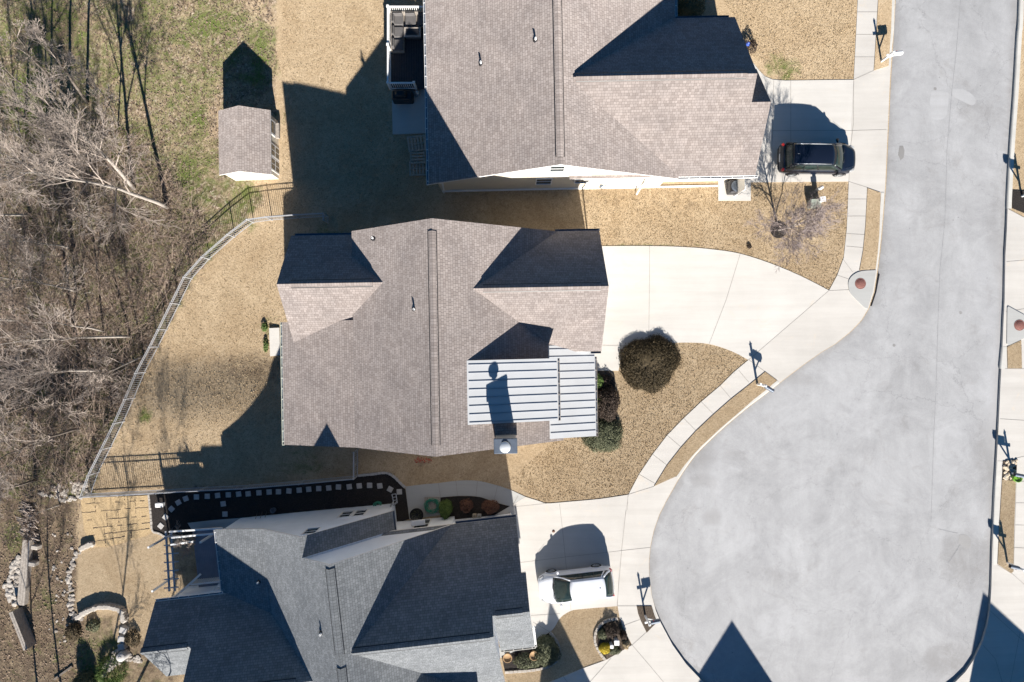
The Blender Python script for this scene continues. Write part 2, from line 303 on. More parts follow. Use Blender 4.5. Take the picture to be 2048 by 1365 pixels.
# ---------------------------------------------------------------- mesh building
class MB:
    def __init__(s): s.v = []; s.f = []; s.m = []; s.uv = {}; s.sm = []
    def poly(s, pts, mi=0, uv=None, smooth=False):
        i = len(s.v); s.v += [tuple(p) for p in pts]; s.f.append(tuple(range(i, i+len(pts)))); s.m.append(mi); s.sm.append(smooth)
        if uv: s.uv[len(s.f)-1] = uv
    def box(s, c, d, rot=0.0, mi=0, taper=1.0, bev=0.0):
        """c centre of the bottom face, d full sizes"""
        c = Vector(c); a, b = wdir(rot), wdir(rot+pi/2); i = len(s.v)
        if bev > 0:
            hx, hy, hz = d[0]/2, d[1]/2, d[2]
            rings = [(0, bev), (bev, 0), (hz-bev, 0), (hz, bev)]
            n = len(s.v)
            for z, ins in rings:
                t = 1+(taper-1)*z/hz
                X, Y = (hx-ins)*t, (hy-ins)*t; q = bev*0.9
                for (x, y) in ((X, Y-q), (X-q, Y), (-X+q, Y), (-X, Y-q), (-X, -Y+q), (-X+q, -Y), (X-q, -Y), (X, -Y+q)):
                    s.v.append(tuple(c+a*x+b*y+Vector((0, 0, z))))
            for r in range(3):
                for k in range(8):
                    s.f.append((n+r*8+k, n+r*8+(k+1) % 8, n+(r+1)*8+(k+1) % 8, n+(r+1)*8+k)); s.m.append(mi); s.sm.append(False)
            s.f.append(tuple(n+24+k for k in range(8))); s.m.append(mi); s.sm.append(False)
            s.f.append(tuple(n+7-k for k in range(8))); s.m.append(mi); s.sm.append(False)
            return
        for z, t in ((0, 1), (d[2], taper)):
            for sx, sy in ((-1, -1), (1, -1), (1, 1), (-1, 1)):
                s.v.append(tuple(c+a*(sx*d[0]/2*t)+b*(sy*d[1]/2*t)+Vector((0, 0, z))))
        for q in ((0, 3, 2, 1), (4, 5, 6, 7), (0, 1, 5, 4), (1, 2, 6, 5), (2, 3, 7, 6), (3, 0, 4, 7)):
            s.f.append(tuple(i+k for k in q)); s.m.append(mi); s.sm.append(False)
    def tube(s, pts, rad, n=6, mi=0, cap=True, smooth=True):
        pts = [Vector(p) for p in pts]; R = rad if isinstance(rad, (list, tuple)) else [rad]*len(pts)
        i0 = len(s.v); N = len(pts); up = Vector((0, 0, 1))
        for i, p in enumerate(pts):
            t = (pts[min(i+1, N-1)]-pts[max(i-1, 0)])
            t = t.normalized() if t.length > 1e-9 else up
            a = t.cross(up) if abs(t.z) < 0.9 else t.cross(Vector((1, 0, 0)))
            a.normalize(); b = t.cross(a)
            for k in range(n):
                an = 2*pi*k/n; q = p+a*(cos(an)*R[i])+b*(sin(an)*R[i]); s.v.append((q.x, q.y, q.z))
        for i in range(N-1):
            for k in range(n):
                s.f.append((i0+i*n+k, i0+i*n+(k+1) % n, i0+(i+1)*n+(k+1) % n, i0+(i+1)*n+k)); s.m.append(mi); s.sm.append(smooth)
        if cap and n > 3:
            s.f.append(tuple(i0+n-1-k for k in range(n))); s.m.append(mi); s.sm.append(False)
            s.f.append(tuple(i0+(N-1)*n+k for k in range(n))); s.m.append(mi); s.sm.append(False)
    def bar(s, a, b, w_, h_, mi=0):
        """rectangular bar from a to b (centre line of its underside)"""
        a, b = Vector(a), Vector(b); t = (b-a).normalized(); sd_ = Vector((-t.y, t.x, 0))
        sd_ = sd_.normalized() if sd_.length > 1e-6 else Vector((1, 0, 0)); up = t.cross(sd_)*-1
        if up.z < 0: up = -up
        i = len(s.v)
        for p in (a, b):
            for x, z in ((-w_/2, 0), (w_/2, 0), (w_/2, h_), (-w_/2, h_)): s.v.append(tuple(p+sd_*x+up*z))
        for q in ((0, 1, 2, 3), (7, 6, 5, 4), (0, 4, 5, 1), (1, 5, 6, 2), (2, 6, 7, 3), (3, 7, 4, 0)):
            s.f.append(tuple(i+k for k in q)); s.m.append(mi); s.sm.append(False)
    def lathe(s, c, prof, n=20, mi=0, smooth=True):
        c = Vector(c); i = len(s.v)
        for r, z in prof:
            for k in range(n): s.v.append((c.x+r*cos(2*pi*k/n), c.y+r*sin(2*pi*k/n), c.z+z))
        for j in range(len(prof)-1):
            for k in range(n):
                s.f.append((i+j*n+k, i+j*n+(k+1) % n, i+(j+1)*n+(k+1) % n, i+(j+1)*n+k)); s.m.append(mi); s.sm.append(smooth)
        s.f.append(tuple(i+(len(prof)-1)*n+k for k in range(n))); s.m.append(mi); s.sm.append(False)
        s.f.append(tuple(i+n-1-k for k in range(n))); s.m.append(mi); s.sm.append(False)
    def rock(s, c, r, rz=0.7, mi=0, seed=None):
        c = Vector(c); i = len(s.v); rr = random.random()*6
        ring = 6
        s.v.append((c.x, c.y, c.z-0.1*r))
        for z, q in ((0.15, 0.95), (0.6, 0.85)):
            for k in range(ring):
                a = rr+2*pi*k/ring; d = r*q*random.uniform(0.75, 1.15); s.v.append((c.x+d*cos(a), c.y+d*sin(a), c.z+r*rz*z*random.uniform(0.8, 1.3)))
        s.v.append((c.x+random.uniform(-.2, .2)*r, c.y+random.uniform(-.2, .2)*r, c.z+r*rz*random.uniform(.8, 1.05)))
        for k in range(ring):
            k2 = (k+1) % ring
            for q in ((i, i+1+k2, i+1+k), (i+1+k, i+1+k2, i+7+k2, i+7+k), (i+7+k, i+7+k2, i+13)):
                s.f.append(q); s.m.append(mi); s.sm.append(False)
def wloc(o):
    p = Vector((0, 0, 0))
    while o: p += o.location; o = o.parent
    return p
def label(o, lab, cat, group=None, kind=None):
    o['label'] = lab; o['category'] = cat
    if group: o['group'] = group
    if kind: o['kind'] = kind
    return o
def mesh(name, mb, mats, parent=None, local=False, origin=None):
    """link mb as one mesh; world coordinates unless local=True"""
    if not isinstance(mats, (list, tuple)): mats = [mats]
    me = bpy.data.meshes.new(name)
    if local: off = Vector((0, 0, 0))
    elif parent is not None: off = wloc(parent)
    else:
        if origin is None:
            xs = [v[0] for v in mb.v]; ys = [v[1] for v in mb.v]; zs = [v[2] for v in mb.v]
            origin = ((min(xs)+max(xs))/2, (min(ys)+max(ys))/2, min(zs))
        off = Vector(origin)
    me.from_pydata([(v[0]-off.x, v[1]-off.y, v[2]-off.z) for v in mb.v], [], mb.f)
    for m in mats: me.materials.append(m)
    me.polygons.foreach_set('material_index', mb.m); me.polygons.foreach_set('use_smooth', mb.sm)
    if mb.uv:
        uvl = me.uv_layers.new(name='UVMap')
        for fi, uv in mb.uv.items():
            for li, q in zip(me.polygons[fi].loop_indices, uv): uvl.data[li].uv = q
    me.update()
    o = bpy.data.objects.new(name, me); COL.objects.link(o)
    if parent is not None: o.parent = parent
    elif not local: o.location = off
    return o
def empty(name, loc, lab, cat, group=None, rz=0.0):
    o = bpy.data.objects.new(name, None); COL.objects.link(o); o.location = loc; o.rotation_euler.z = rz; o.empty_display_size = 0.3
    return label(o, lab, cat, group)
def struct(o): o['kind'] = 'structure'; return o
def copy_thing(o, loc, rz, lab):
    r = o.copy(); COL.objects.link(r); r.location = loc; r.rotation_euler.z = rz; r['label'] = lab
    for ch in o.children:
        c = ch.copy(); COL.objects.link(c); c.parent = r
        for gch in ch.children:
            d = gch.copy(); COL.objects.link(d); d.parent = c
    return r

def inside(p, poly):
    x, y = p; r = False; j = len(poly)-1
    for i in range(len(poly)):
        xi, yi = poly[i][0], poly[i][1]; xj, yj = poly[j][0], poly[j][1]
        if (yi > y) != (yj > y) and x < (xj-xi)*(y-yi)/(yj-yi)+xi: r = not r
        j = i
    return r
def smooth_line(pts, n=4):
    """Catmull-Rom through pixel points"""
    out = []
    for i in range(len(pts)-1):
        p0, p1, p2, p3 = pts[max(i-1, 0)], pts[i], pts[i+1], pts[min(i+2, len(pts)-1)]
        for k in range(n):
            t = k/n
            out.append(tuple(0.5*((2*p1[j])+(-p0[j]+p2[j])*t+(2*p0[j]-5*p1[j]+4*p2[j]-p3[j])*t*t+(-p0[j]+3*p1[j]-3*p2[j]+p3[j])*t**3) for j in (0, 1)))
    out.append(tuple(pts[-1][:2])); return out
def sheet(name, pix, top, mat_, thick=0.12, step=1.2, flat=None, world=False, holes=()):
    """a slab following the ground: pixel outline, its top 'top' metres above the ground"""
    pts = [Vector((p[0], p[1], 0)) for p in pix] if world else [P(p[0], p[1], flat) for p in pix]
    W = [(p.x, p.y) for p in pts]
    out = []
    for i in range(len(W)):           # densify the outline
        a, b = W[i], W[(i+1) % len(W)]; L = math.hypot(b[0]-a[0], b[1]-a[1]); k = max(1, int(L/step))
        for q in range(k): out.append((a[0]+(b[0]-a[0])*q/k, a[1]+(b[1]-a[1])*q/k))
    co = [Vector(p) for p in out]; ed = [(i, (i+1) % len(out)) for i in range(len(out))]
    xs = [p[0] for p in out]; ys = [p[1] for p in out]
    if flat is None and min(xs) < 0:
        x = min(xs)+step/2
        while x < max(xs):
            y = min(ys)+step/2
            while y < max(ys):
                if inside((x, y), out): co.append(Vector((x, y)))
                y += step
            x += step
    r = delaunay_2d_cdt(co, ed, [], 1, 1e-5)
    mb = MB(); zf = (lambda x, y: flat+top) if flat is not None else (lambda x, y: g(x, y)+top)
    mb.v = [(p.x, p.y, zf(p.x, p.y)) for p in r[0]]
    for f in r[2]:
        a, b, c = [r[0][i] for i in f[:3]]
        cr = (b-a).x*(c-a).y-(b-a).y*(c-a).x
        mb.f.append(tuple(f) if cr > 0 else tuple(reversed(f))); mb.m.append(0); mb.sm.append(False)
    n = len(out)
    area = sum(out[i][0]*out[(i+1) % n][1]-out[(i+1) % n][0]*out[i][1] for i in range(n))
    for i in range(n):
        a, b = out[i], out[(i+1) % n]
        q = [(a[0], a[1], zf(*a)-thick), (b[0], b[1], zf(*b)-thick), (b[0], b[1], zf(*b)), (a[0], a[1], zf(*a))]
        mb.poly(q if area > 0 else q[::-1])
    return mesh(name, mb, mat_)
# ================================================================ GROUND
ROAD_Z = -0.13
RL = [(1795, -1500), (1793, -400), (1789, 0), (1784, 90), (1779, 169), (1774, 280), (1770, 369), (1765, 434), (1759, 500), (1754, 541),
      (1747, 585), (1736, 618), (1722, 641), (1700, 664), (1670, 688), (1640, 706), (1610, 727), (1580, 749.5), (1556, 768), (1531, 788), (1507, 806), (1483, 825),
      (1443, 859), (1404, 896), (1386, 916), (1370, 938), (1354, 963), (1333, 1000), (1318, 1030), (1307, 1062), (1300, 1096), (1297.5, 1125), (1298, 1150), (1303, 1190),
      (1311, 1220), (1322, 1247), (1345, 1290), (1372, 1328), (1405, 1363), (1450, 1400), (1510, 1435), (1580, 1458), (1650, 1463), (1720, 1458), (1790, 1440), (1850, 1411),
      (1911, 1363), (1930, 1344), (1947, 1319), (1965, 1282), (1974, 1250), (1979, 1222), (1982, 1178), (1984, 1101), (1988, 1005), (1993, 917), (1997, 840), (2000, 774), (2004, 700),
      (2006, 650), (2008.5, 602), (2010, 511), (2013, 460), (2016, 374), (2021, 286), (2028, 189), (2034.5, 77), (2039, 0), (2048, -400), (2060, -1500)]
def zsheet(name, outline_w, z, mat_):
    mb = MB(); r = delaunay_2d_cdt([Vector(p) for p in outline_w], [(i, (i+1) % len(outline_w)) for i in range(len(outline_w))], [], 1, 1e-5)
    mb.v = [(p.x, p.y, z) for p in r[0]]
    for f in r[2]:
        a, b, c = [r[0][i] for i in f[:3]]
        mb.f.append(tuple(f) if (b-a).x*(c-a).y-(b-a).y*(c-a).x > 0 else tuple(reversed(f))); mb.m.append(0); mb.sm.append(False)
    return mesh(name, mb, mat_, origin=(0, 0, 0))
roadW = [P(x, y, ROAD_Z).to_2d() for x, y in RL]
def road():
    co = [Vector(p) for p in roadW]; ed = [(i, (i+1) % len(roadW)) for i in range(len(roadW))]; rw = [(q.x, q.y) for q in roadW]
    x = 7.0
    while x < 34:
        y = -27.0
        while y < 24:
            if inside((x, y), rw): co.append(Vector((x+.01*random.random(), y+.01*random.random())))
            y += .4
        x += .4
    r = delaunay_2d_cdt(co, ed, [], 1, 1e-5); mb = MB(); mb.v = [(p.x, p.y, ROAD_Z) for p in r[0]]
    for f in r[2]:
        a, b, c = [r[0][i] for i in f[:3]]; mb.f.append(tuple(f) if (b-a).x*(c-a).y-(b-a).y*(c-a).x > 0 else tuple(reversed(f))); mb.m.append(0); mb.sm.append(False)
    o = struct(mesh('road', mb, M_ROAD, origin=(0, 0, 0))); vals = []
    spots = [(1390, 915, 50, 26, .55), (1405, 960, 30, 22, .45), (1425, 1035, 26, 20, .5), (1470, 910, 34, 14, .35), (1925, 1120, 60, 70, .4), (1975, 900, 30, 90, .4), (1900, 1320, 70, 40, .4), (1600, 760, 50, 20, .3), (1560, 1150, 60, 30, .25), (1850, 420, 40, 120, .15), (1960, 230, 60, 40, .3), (1990, 460, 20, 120, .3)]
    pale = [(1985, 700, 30, 250, .35), (1900, 900, 50, 120, .3), (1650, 830, 160, 80, .25), (1560, 1250, 60, 40, .4), (1440, 1000, 60, 120, .3), (1820, 110, 20, 300, .2), (1500, 1080, 120, 60, .22), (1780, 1190, 80, 80, .25), (1960, 560, 20, 100, .3)]
    for v in mb.v:
        k = 1-v[2]/H; px_, py_ = 1024+v[0]/k*PPM, 682.5-v[1]/k*PPM; dmin = 9
        for i in range(len(rw)):
            ax, ay = rw[i]; bx_, by_ = rw[(i+1) % len(rw)]; dx, dy = bx_-ax, by_-ay; t = max(0, min(1, ((v[0]-ax)*dx+(v[1]-ay)*dy)/(dx*dx+dy*dy+1e-9))); dmin = min(dmin, math.hypot(v[0]-ax-dx*t, v[1]-ay-dy*t))
        dd = .45*max(0, 1-dmin/.7)
        for (cx, cy, rx, ry, am) in spots: dd = max(dd, am*max(0, 1-((px_-cx)/rx)**2-((py_-cy)/ry)**2)**.5 if ((px_-cx)/rx)**2+((py_-cy)/ry)**2 < 1 else 0)
        pp = 0
        for (cx, cy, rx, ry, am) in pale: pp = max(pp, am*(1-((px_-cx)/rx)**2-((py_-cy)/ry)**2)**.5 if ((px_-cx)/rx)**2+((py_-cy)/ry)**2 < 1 else 0)
        vals += [dd, pp, 0, 1]
    at = o.data.attributes.new('dirt', 'FLOAT_COLOR', 'POINT'); at.data.foreach_set('color', vals)
road()

FENCE_B = [(657, 447), (657, 434), (600, 437), (545, 441), (508, 446), (470, 475), (420, 519), (385, 558), (360, 609), (335, 660), (318, 694), (291, 745), (270, 796), (249, 843),
           (224, 894), (199, 944), (184, 987), (258, 983), (332, 979), (415, 974), (500, 970), (610, 961), (716, 951), (716, 925), (716, 899)]
YARD = [(716, 480), (657, 447), (657, 434), (508, 446), (470, 475), (420, 519), (385, 558), (335, 660), (291, 745), (249, 843), (199, 944), (184, 987), (500, 970), (716, 951), (860, 900), (860, 480)]
def blob(x, y, cx, cy, rx, ry=None):
    ry = ry or rx; d = ((x-cx)/rx)**2+((y-cy)/ry)**2
    return max(0.0, 1-d)
def cover(px, py):
    gr = lit = so = 0.0
    if inside((px, py), YARD):
        dfe = min(math.hypot(px-a[0], py-a[1]) for a in FENCE_B[4:17])
        gr = 0.22+0.20*max(0, 1-dfe/45); so = 0.18+0.2*max(0, 1-dfe/60)
        for (cx, cy, r, a) in ((290, 835, 26, .55), (540, 660, 45, .35), (655, 470, 70, .35), (500, 455, 40, .35), (600, 950, 140, .3), (290, 920, 20, .4)): gr = max(gr, a*1.2*blob(px, py, cx, cy, r)+0.1)
        so = max(so, 0.55*blob(px, py, 500, 740, 130, 60))
    elif px < 470+60*math.sin(py*0.02) and py < 1000 and (px < 560):
        # rough ground and the wood
        t = min(1, max(0, (py-150)/330.0-(px-150)/600.0)); lit = 0.50+0.14*t; gr = 0.53-0.05*t; so = 0.36+0.12*t
        so = max(so, .8*blob(px, py, 110, 60, 130, 90))
        gr = max(gr, 0.72*blob(px, py, 60, 200, 90, 150), .72*blob(px, py, 430, 240, 90, 60), .66*blob(px, py, 370, 340, 60, 100), .64*blob(px, py, 420, 50, 200, 60), .62*blob(px, py, 520, 110, 70, 160))
    elif px < 565 and py < 430:
        gr = max(0.42, .64*blob(px, py, 510, 110, 90, 170)); lit = 0.46; so = 0.34
        if py > 355: gr = 0.28; lit = .25
    elif px < 345 and py >= 1000:
        if px < 160: lit = 0.36; gr = 0.40; so = 0.66; gr = max(gr, .6*blob(px, py, 30, 1070, 50, 60), .6*blob(px, py, 95, 1200, 40, 50))
        elif py < 1230: so = 0.16; gr = .1
        else:
            so = 0.56; gr = 0.42; lit = 0.2; so = max(so, .5)
            if px < 240 and py > 1270: gr = .55
        if px > 225 and py < 1280: so = 0.1; gr = 0.1; lit = 0
    else:
        gr = 0.10; so = 0.10
        for (cx, cy, rx, ry, a) in ((1565, 135, 50, 42, .62), (1212, 395, 26, 14, .6), (1250, 800, 60, 60, .2), (1300, 492, 160, 8, .5), (720, 220, 30, 30, .3), (1240, 870, 40, 50, .3), (560, 250, 25, 190, .4), (1100, 392, 200, 12, .35), (800, 470, 60, 40, .3)):
            gr = max(gr, a*(0.5+0.5*blob(px, py, cx, cy, rx, ry)) if blob(px, py, cx, cy, rx, ry) > 0 else 0)
        if px < 660: gr = max(gr, 0.3*min(1, max(0, 1-(px-560)/100))) if py < 900 else gr; so = max(so, .4) if py > 1000 else so
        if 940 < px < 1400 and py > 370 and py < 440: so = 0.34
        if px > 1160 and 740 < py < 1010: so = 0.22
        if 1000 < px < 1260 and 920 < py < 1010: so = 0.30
    return gr, lit, so
def build_ground():
    R = 260.0; co = [Vector((-R, -R)), Vector((R, -R)), Vector((R, R)), Vector((-R, R))]; ed = [(0, 1), (1, 2), (2, 3), (3, 0)]
    n0 = len(co); co += [Vector(p) for p in roadW]; ed += [(n0+i, n0+(i+1) % len(roadW)) for i in range(len(roadW))]
    x = -38.0
    while x < 36:
        y = -24.0
        while y < 24:
            if not (x > 8 and inside((x, y), [(q.x, q.y) for q in roadW])): co.append(Vector((x+0.01*random.random(), y+0.01*random.random())))
            y += 0.5
        x += 0.5
    for x in range(-240, 260, 12):
        for y in range(-240, 260, 12):
            if abs(x) > 40 or abs(y) > 26: co.append(Vector((x+0.3, y+0.2)))
    r = delaunay_2d_cdt(co, ed, [], 0, 1e-5); mb = MB(); rw = [(q.x, q.y) for q in roadW]
    mb.v = [(p.x, p.y, g(p.x, p.y)) for p in r[0]]
    for f in r[2]:
        a, b, c = [r[0][i] for i in f[:3]]; cx, cy = (a.x+b.x+c.x)/3, (a.y+b.y+c.y)/3
        if cx > 5 and inside((cx, cy), rw): continue
        mb.f.append(tuple(f) if (b-a).x*(c-a).y-(b-a).y*(c-a).x > 0 else tuple(reversed(f))); mb.m.append(0); mb.sm.append(True)
    o = struct(mesh('ground', mb, M_LAWN, origin=(0, 0, 0)))
    at = o.data.attributes.new('cover', 'FLOAT_COLOR', 'POINT')
    vals = []
    for v in mb.v:
        k = 1-v[2]/H; px, py = 1024+v[0]/k*PPM, 682.5-v[1]/k*PPM
        c = cover(px, py) if -60 < px < 2110 and -60 < py < 1430 else ((0.5, 0.6, 0.4) if px < 500 else (0.1, 0, 0.1))
        vals += [c[0], c[1], c[2], 1.0]
    at.data.foreach_set('color', vals)
build_ground()

# ---------------------------------------------------------------- paving
def idx(p): return RL.index(p)
PAVE_T = 0.03
road_side = RL[idx((1795, -1500)):idx((1510, 1435))+1]
top_pave = [(1719, -1500), (1715, 0), (1711, 80), (1707, 160), (1697, 364), (1693, 459), (1687, 516), (1674, 551), (1658, 581), (1497, 720), (1467, 745), (1440, 772), (1402, 804), (1367, 837),
            (1334, 871), (1305, 909), (1278, 949), (1257, 989), (1240, 1090), (1235, 1212), (1239, 1235), (1252, 1267), (1264, 1290), (1212, 1320), (1162, 1338), (1126, 1353), (1080, 1372), (1000, 1400), (1000, 1560), (1510, 1560)]
struct(sheet('pavement', top_pave+road_side[::-1], PAVE_T, M_CONC, 0.2, 60, flat=0.0))
struct(sheet('driveway', [(1500, 119), (1519, 143), (1530, 154), (1545, 160), (1570, 162), (1640, 161), (1706.6, 160.5), (1697, 363.5), (1640, 364), (1440, 366), (1440, 140)], PAVE_T+.002, M_CONC_NEW, 0.2, 60, flat=0.0))
arc = smooth_line([(1195, 493), (1300, 492.5), (1375, 495), (1430, 500), (1480, 508), (1540, 527), (1600, 552), (1657.5, 581.3)], 3)
arc2 = smooth_line([(1496.6, 720.3), (1470, 706), (1445, 696), (1420, 689), (1395, 686), (1350, 686), (1300, 690)], 3)
struct(sheet('driveway', arc+arc2+[(1240, 720), (1237, 742), (1150, 742), (1150, 493)], PAVE_T+.002, M_CONC_NEW, 0.2, 60, flat=0.0))
d3 = smooth_line([(1080, 1003), (1095, 1007), (1140, 1003.5), (1200, 998), (1256.6, 989.5)], 3)+[(1240, 1090), (1234.6, 1212)]+smooth_line([(1234, 1212.3), (1200, 1215), (1160, 1218.5), (1141, 1222), (1121, 1235), (1108.6, 1255), (1100, 1264)], 3)+[(1085, 1272), (1072, 1283), (1055, 1290), (1000, 1290), (990, 1030), (1020, 1012.5), (1051, 994)]
struct(sheet('driveway', d3, PAVE_T+.002, M_CONC, 0.2, 60, flat=0.0))
pw = smooth_line([(811, 973.5), (846, 969), (875.5, 966.6), (910, 962), (936, 961), (956, 962), (978, 966.6), (1015, 977.6), (1051, 994)], 3)+smooth_line([(1020, 1012.3), (996, 1006), (963, 995), (941, 992), (914, 992), (881, 995)], 3)+[(881, 1030), (819, 1039)]
struct(sheet('path', pw, PAVE_T, M_CONC_GREY, 0.2, 1.0))
struct(sheet('path', [(985, 1296), (1085, 1292), (1082, 1312), (985, 1316)], PAVE_T, M_CONC_GREY, 0.2, 1.0))
# far side of the street
kr = [p for p in RL[idx((1911, 1363)):]]
off = lambda pts, d: [(p[0]+d, p[1]) for p in pts]
right_edge = RL[idx((1850, 1411)):idx((2013, 460))+1]
struct(sheet('pavement', right_edge+[(2014.5, 418), (2048, 436), (2200, 470), (2200, 1560), (1850, 1560)], PAVE_T, M_CONC, 0.2, 60, flat=0.0))
# ---- grass and mulch pads laid in the paving
VZ = PAVE_T+0.035
def pad(name, pix, m, top=VZ, kind='structure'):
    o = sheet(name, pix, top, m, 0.12, 0.4 if m is M_LAWN else 2.0, flat=0.0); o['kind'] = kind
    if m is M_LAWN:
        at = o.data.attributes.new('cover', 'FLOAT_COLOR', 'POINT'); at.data.foreach_set('color', [0.12, 0, 0.16, 1]*len(o.data.vertices))
    return o
pad('grass_verge', [(1757, -300), (1755.6, 0), (1751, 80), (1747, 142), (1776, 133), (1781, 60), (1783, 0), (1786, -300)], M_LAWN)
pad('grass_verge', [(1734, 377), (1760, 386), (1757.6, 467), (1754, 510), (1750, 539), (1718, 541), (1725, 504), (1730, 454)], M_LAWN)
pad('grass_verge', [(1529.6, 744), (1553, 761), (1533.6, 778.5), (1507, 799), (1481, 822), (1441, 856), (1401.6, 893), (1383, 913), (1366, 934), (1354, 951), (1308, 972.5), (1333, 931.6), (1362, 894.6), (1392, 861.6), (1427, 828.7), (1462, 798), (1497, 770.6)], M_LAWN)
pad('garden_bed', [(1273, 1212), (1303, 1212), (1308, 1228), (1314, 1243.5), (1293, 1265), (1281.6, 1242), (1276, 1227)], M_MULCH_B)
pad('grass_verge', [(2013, 694), (2041, 681), (2042, 737), (2014, 737)], M_LAWN)
pad('grass_verge', [(2003, 960), (2030, 962), (2027, 1050), (2025, 1143), (2021, 1146), (1994, 1128), (1998, 1040)], M_LAWN)
pad('gravel_bed', [(2005, 922), (2033, 919), (2030, 961.8), (2003, 959.8)], M_MULCH_B)
pad('garden_bed', [(2024, 381), (2080, 383), (2080, 440), (2024, 417)], M_MULCH, 0.04)

# kerbs: a raised band behind the road edge, only where the street has one
def kerb(pts, width_px, side, top=0.035):
    mb = MB(); n = len(pts); A = []; B = []
    for i, p in enumerate(pts):
        a = P(*pts[max(0, i-1)], 0); c = P(*pts[min(n-1, i+1)], 0); t = (c-a).normalized(); nrm = Vector((-t.y, t.x, 0))*side
        q = P(*p, 0); A.append(q-nrm*0.012); B.append(q+nrm*(width_px/PPM))
    for i in range(n-1):
        z0, z1 = ROAD_Z-0.05, top
        f = lambda v, z: (v.x, v.y, z)
        inn = lambda k: A[k]+(B[k]-A[k]).normalized()*0.05
        qs = [[f(A[i], z0), f(A[i+1], z0), f(A[i+1], z1-.04), f(A[i], z1-.04)], [f(A[i], z1-.04), f(A[i+1], z1-.04), f(inn(i+1), z1), f(inn(i), z1)],
              [f(inn(i), z1), f(inn(i+1), z1), f(B[i+1], z1), f(B[i], z1)], [f(B[i], z1), f(B[i+1], z1), f(B[i+1], z0), f(B[i], z0)]]
        for q in qs: mb.poly(q if side < 0 else q[::-1])
    return struct(mesh('kerb', mb, M_KERB))
kerb(smooth_line(RL[idx((1793, -400)):idx((1784, 90))+1]+[(1781, 133)], 3), 7.5, -1, 0.05)
kerb(smooth_line([(1768.5, 386), (1765, 434), (1759, 500), (1754, 539)], 3), 7, -1, 0.05)
kerb(smooth_line([(1558, 766.5), (1531, 788), (1507, 806), (1483, 825), (1443, 859), (1404, 896), (1386, 916), (1370, 938), (1357, 958)], 3), 6.5, -1, 0.05)
kerb(smooth_line([(1304, 1212), (1311, 1228), (1317, 1243)], 3), 6.5, -1, 0.05)
kerb(smooth_line([(2000, 738), (2003.5, 700), (2004, 694)], 3), 9, -1, 0.04)
kerb(smooth_line([(1984, 1130), (1988, 1005), (1993, 922)], 4), 9, -1, 0.04)
kerb(smooth_line([(2014, 418), (2016, 374), (2021, 286), (2028, 189), (2034.5, 77), (2039, 0), (2048, -400)], 4), 8, -1, 0.04)

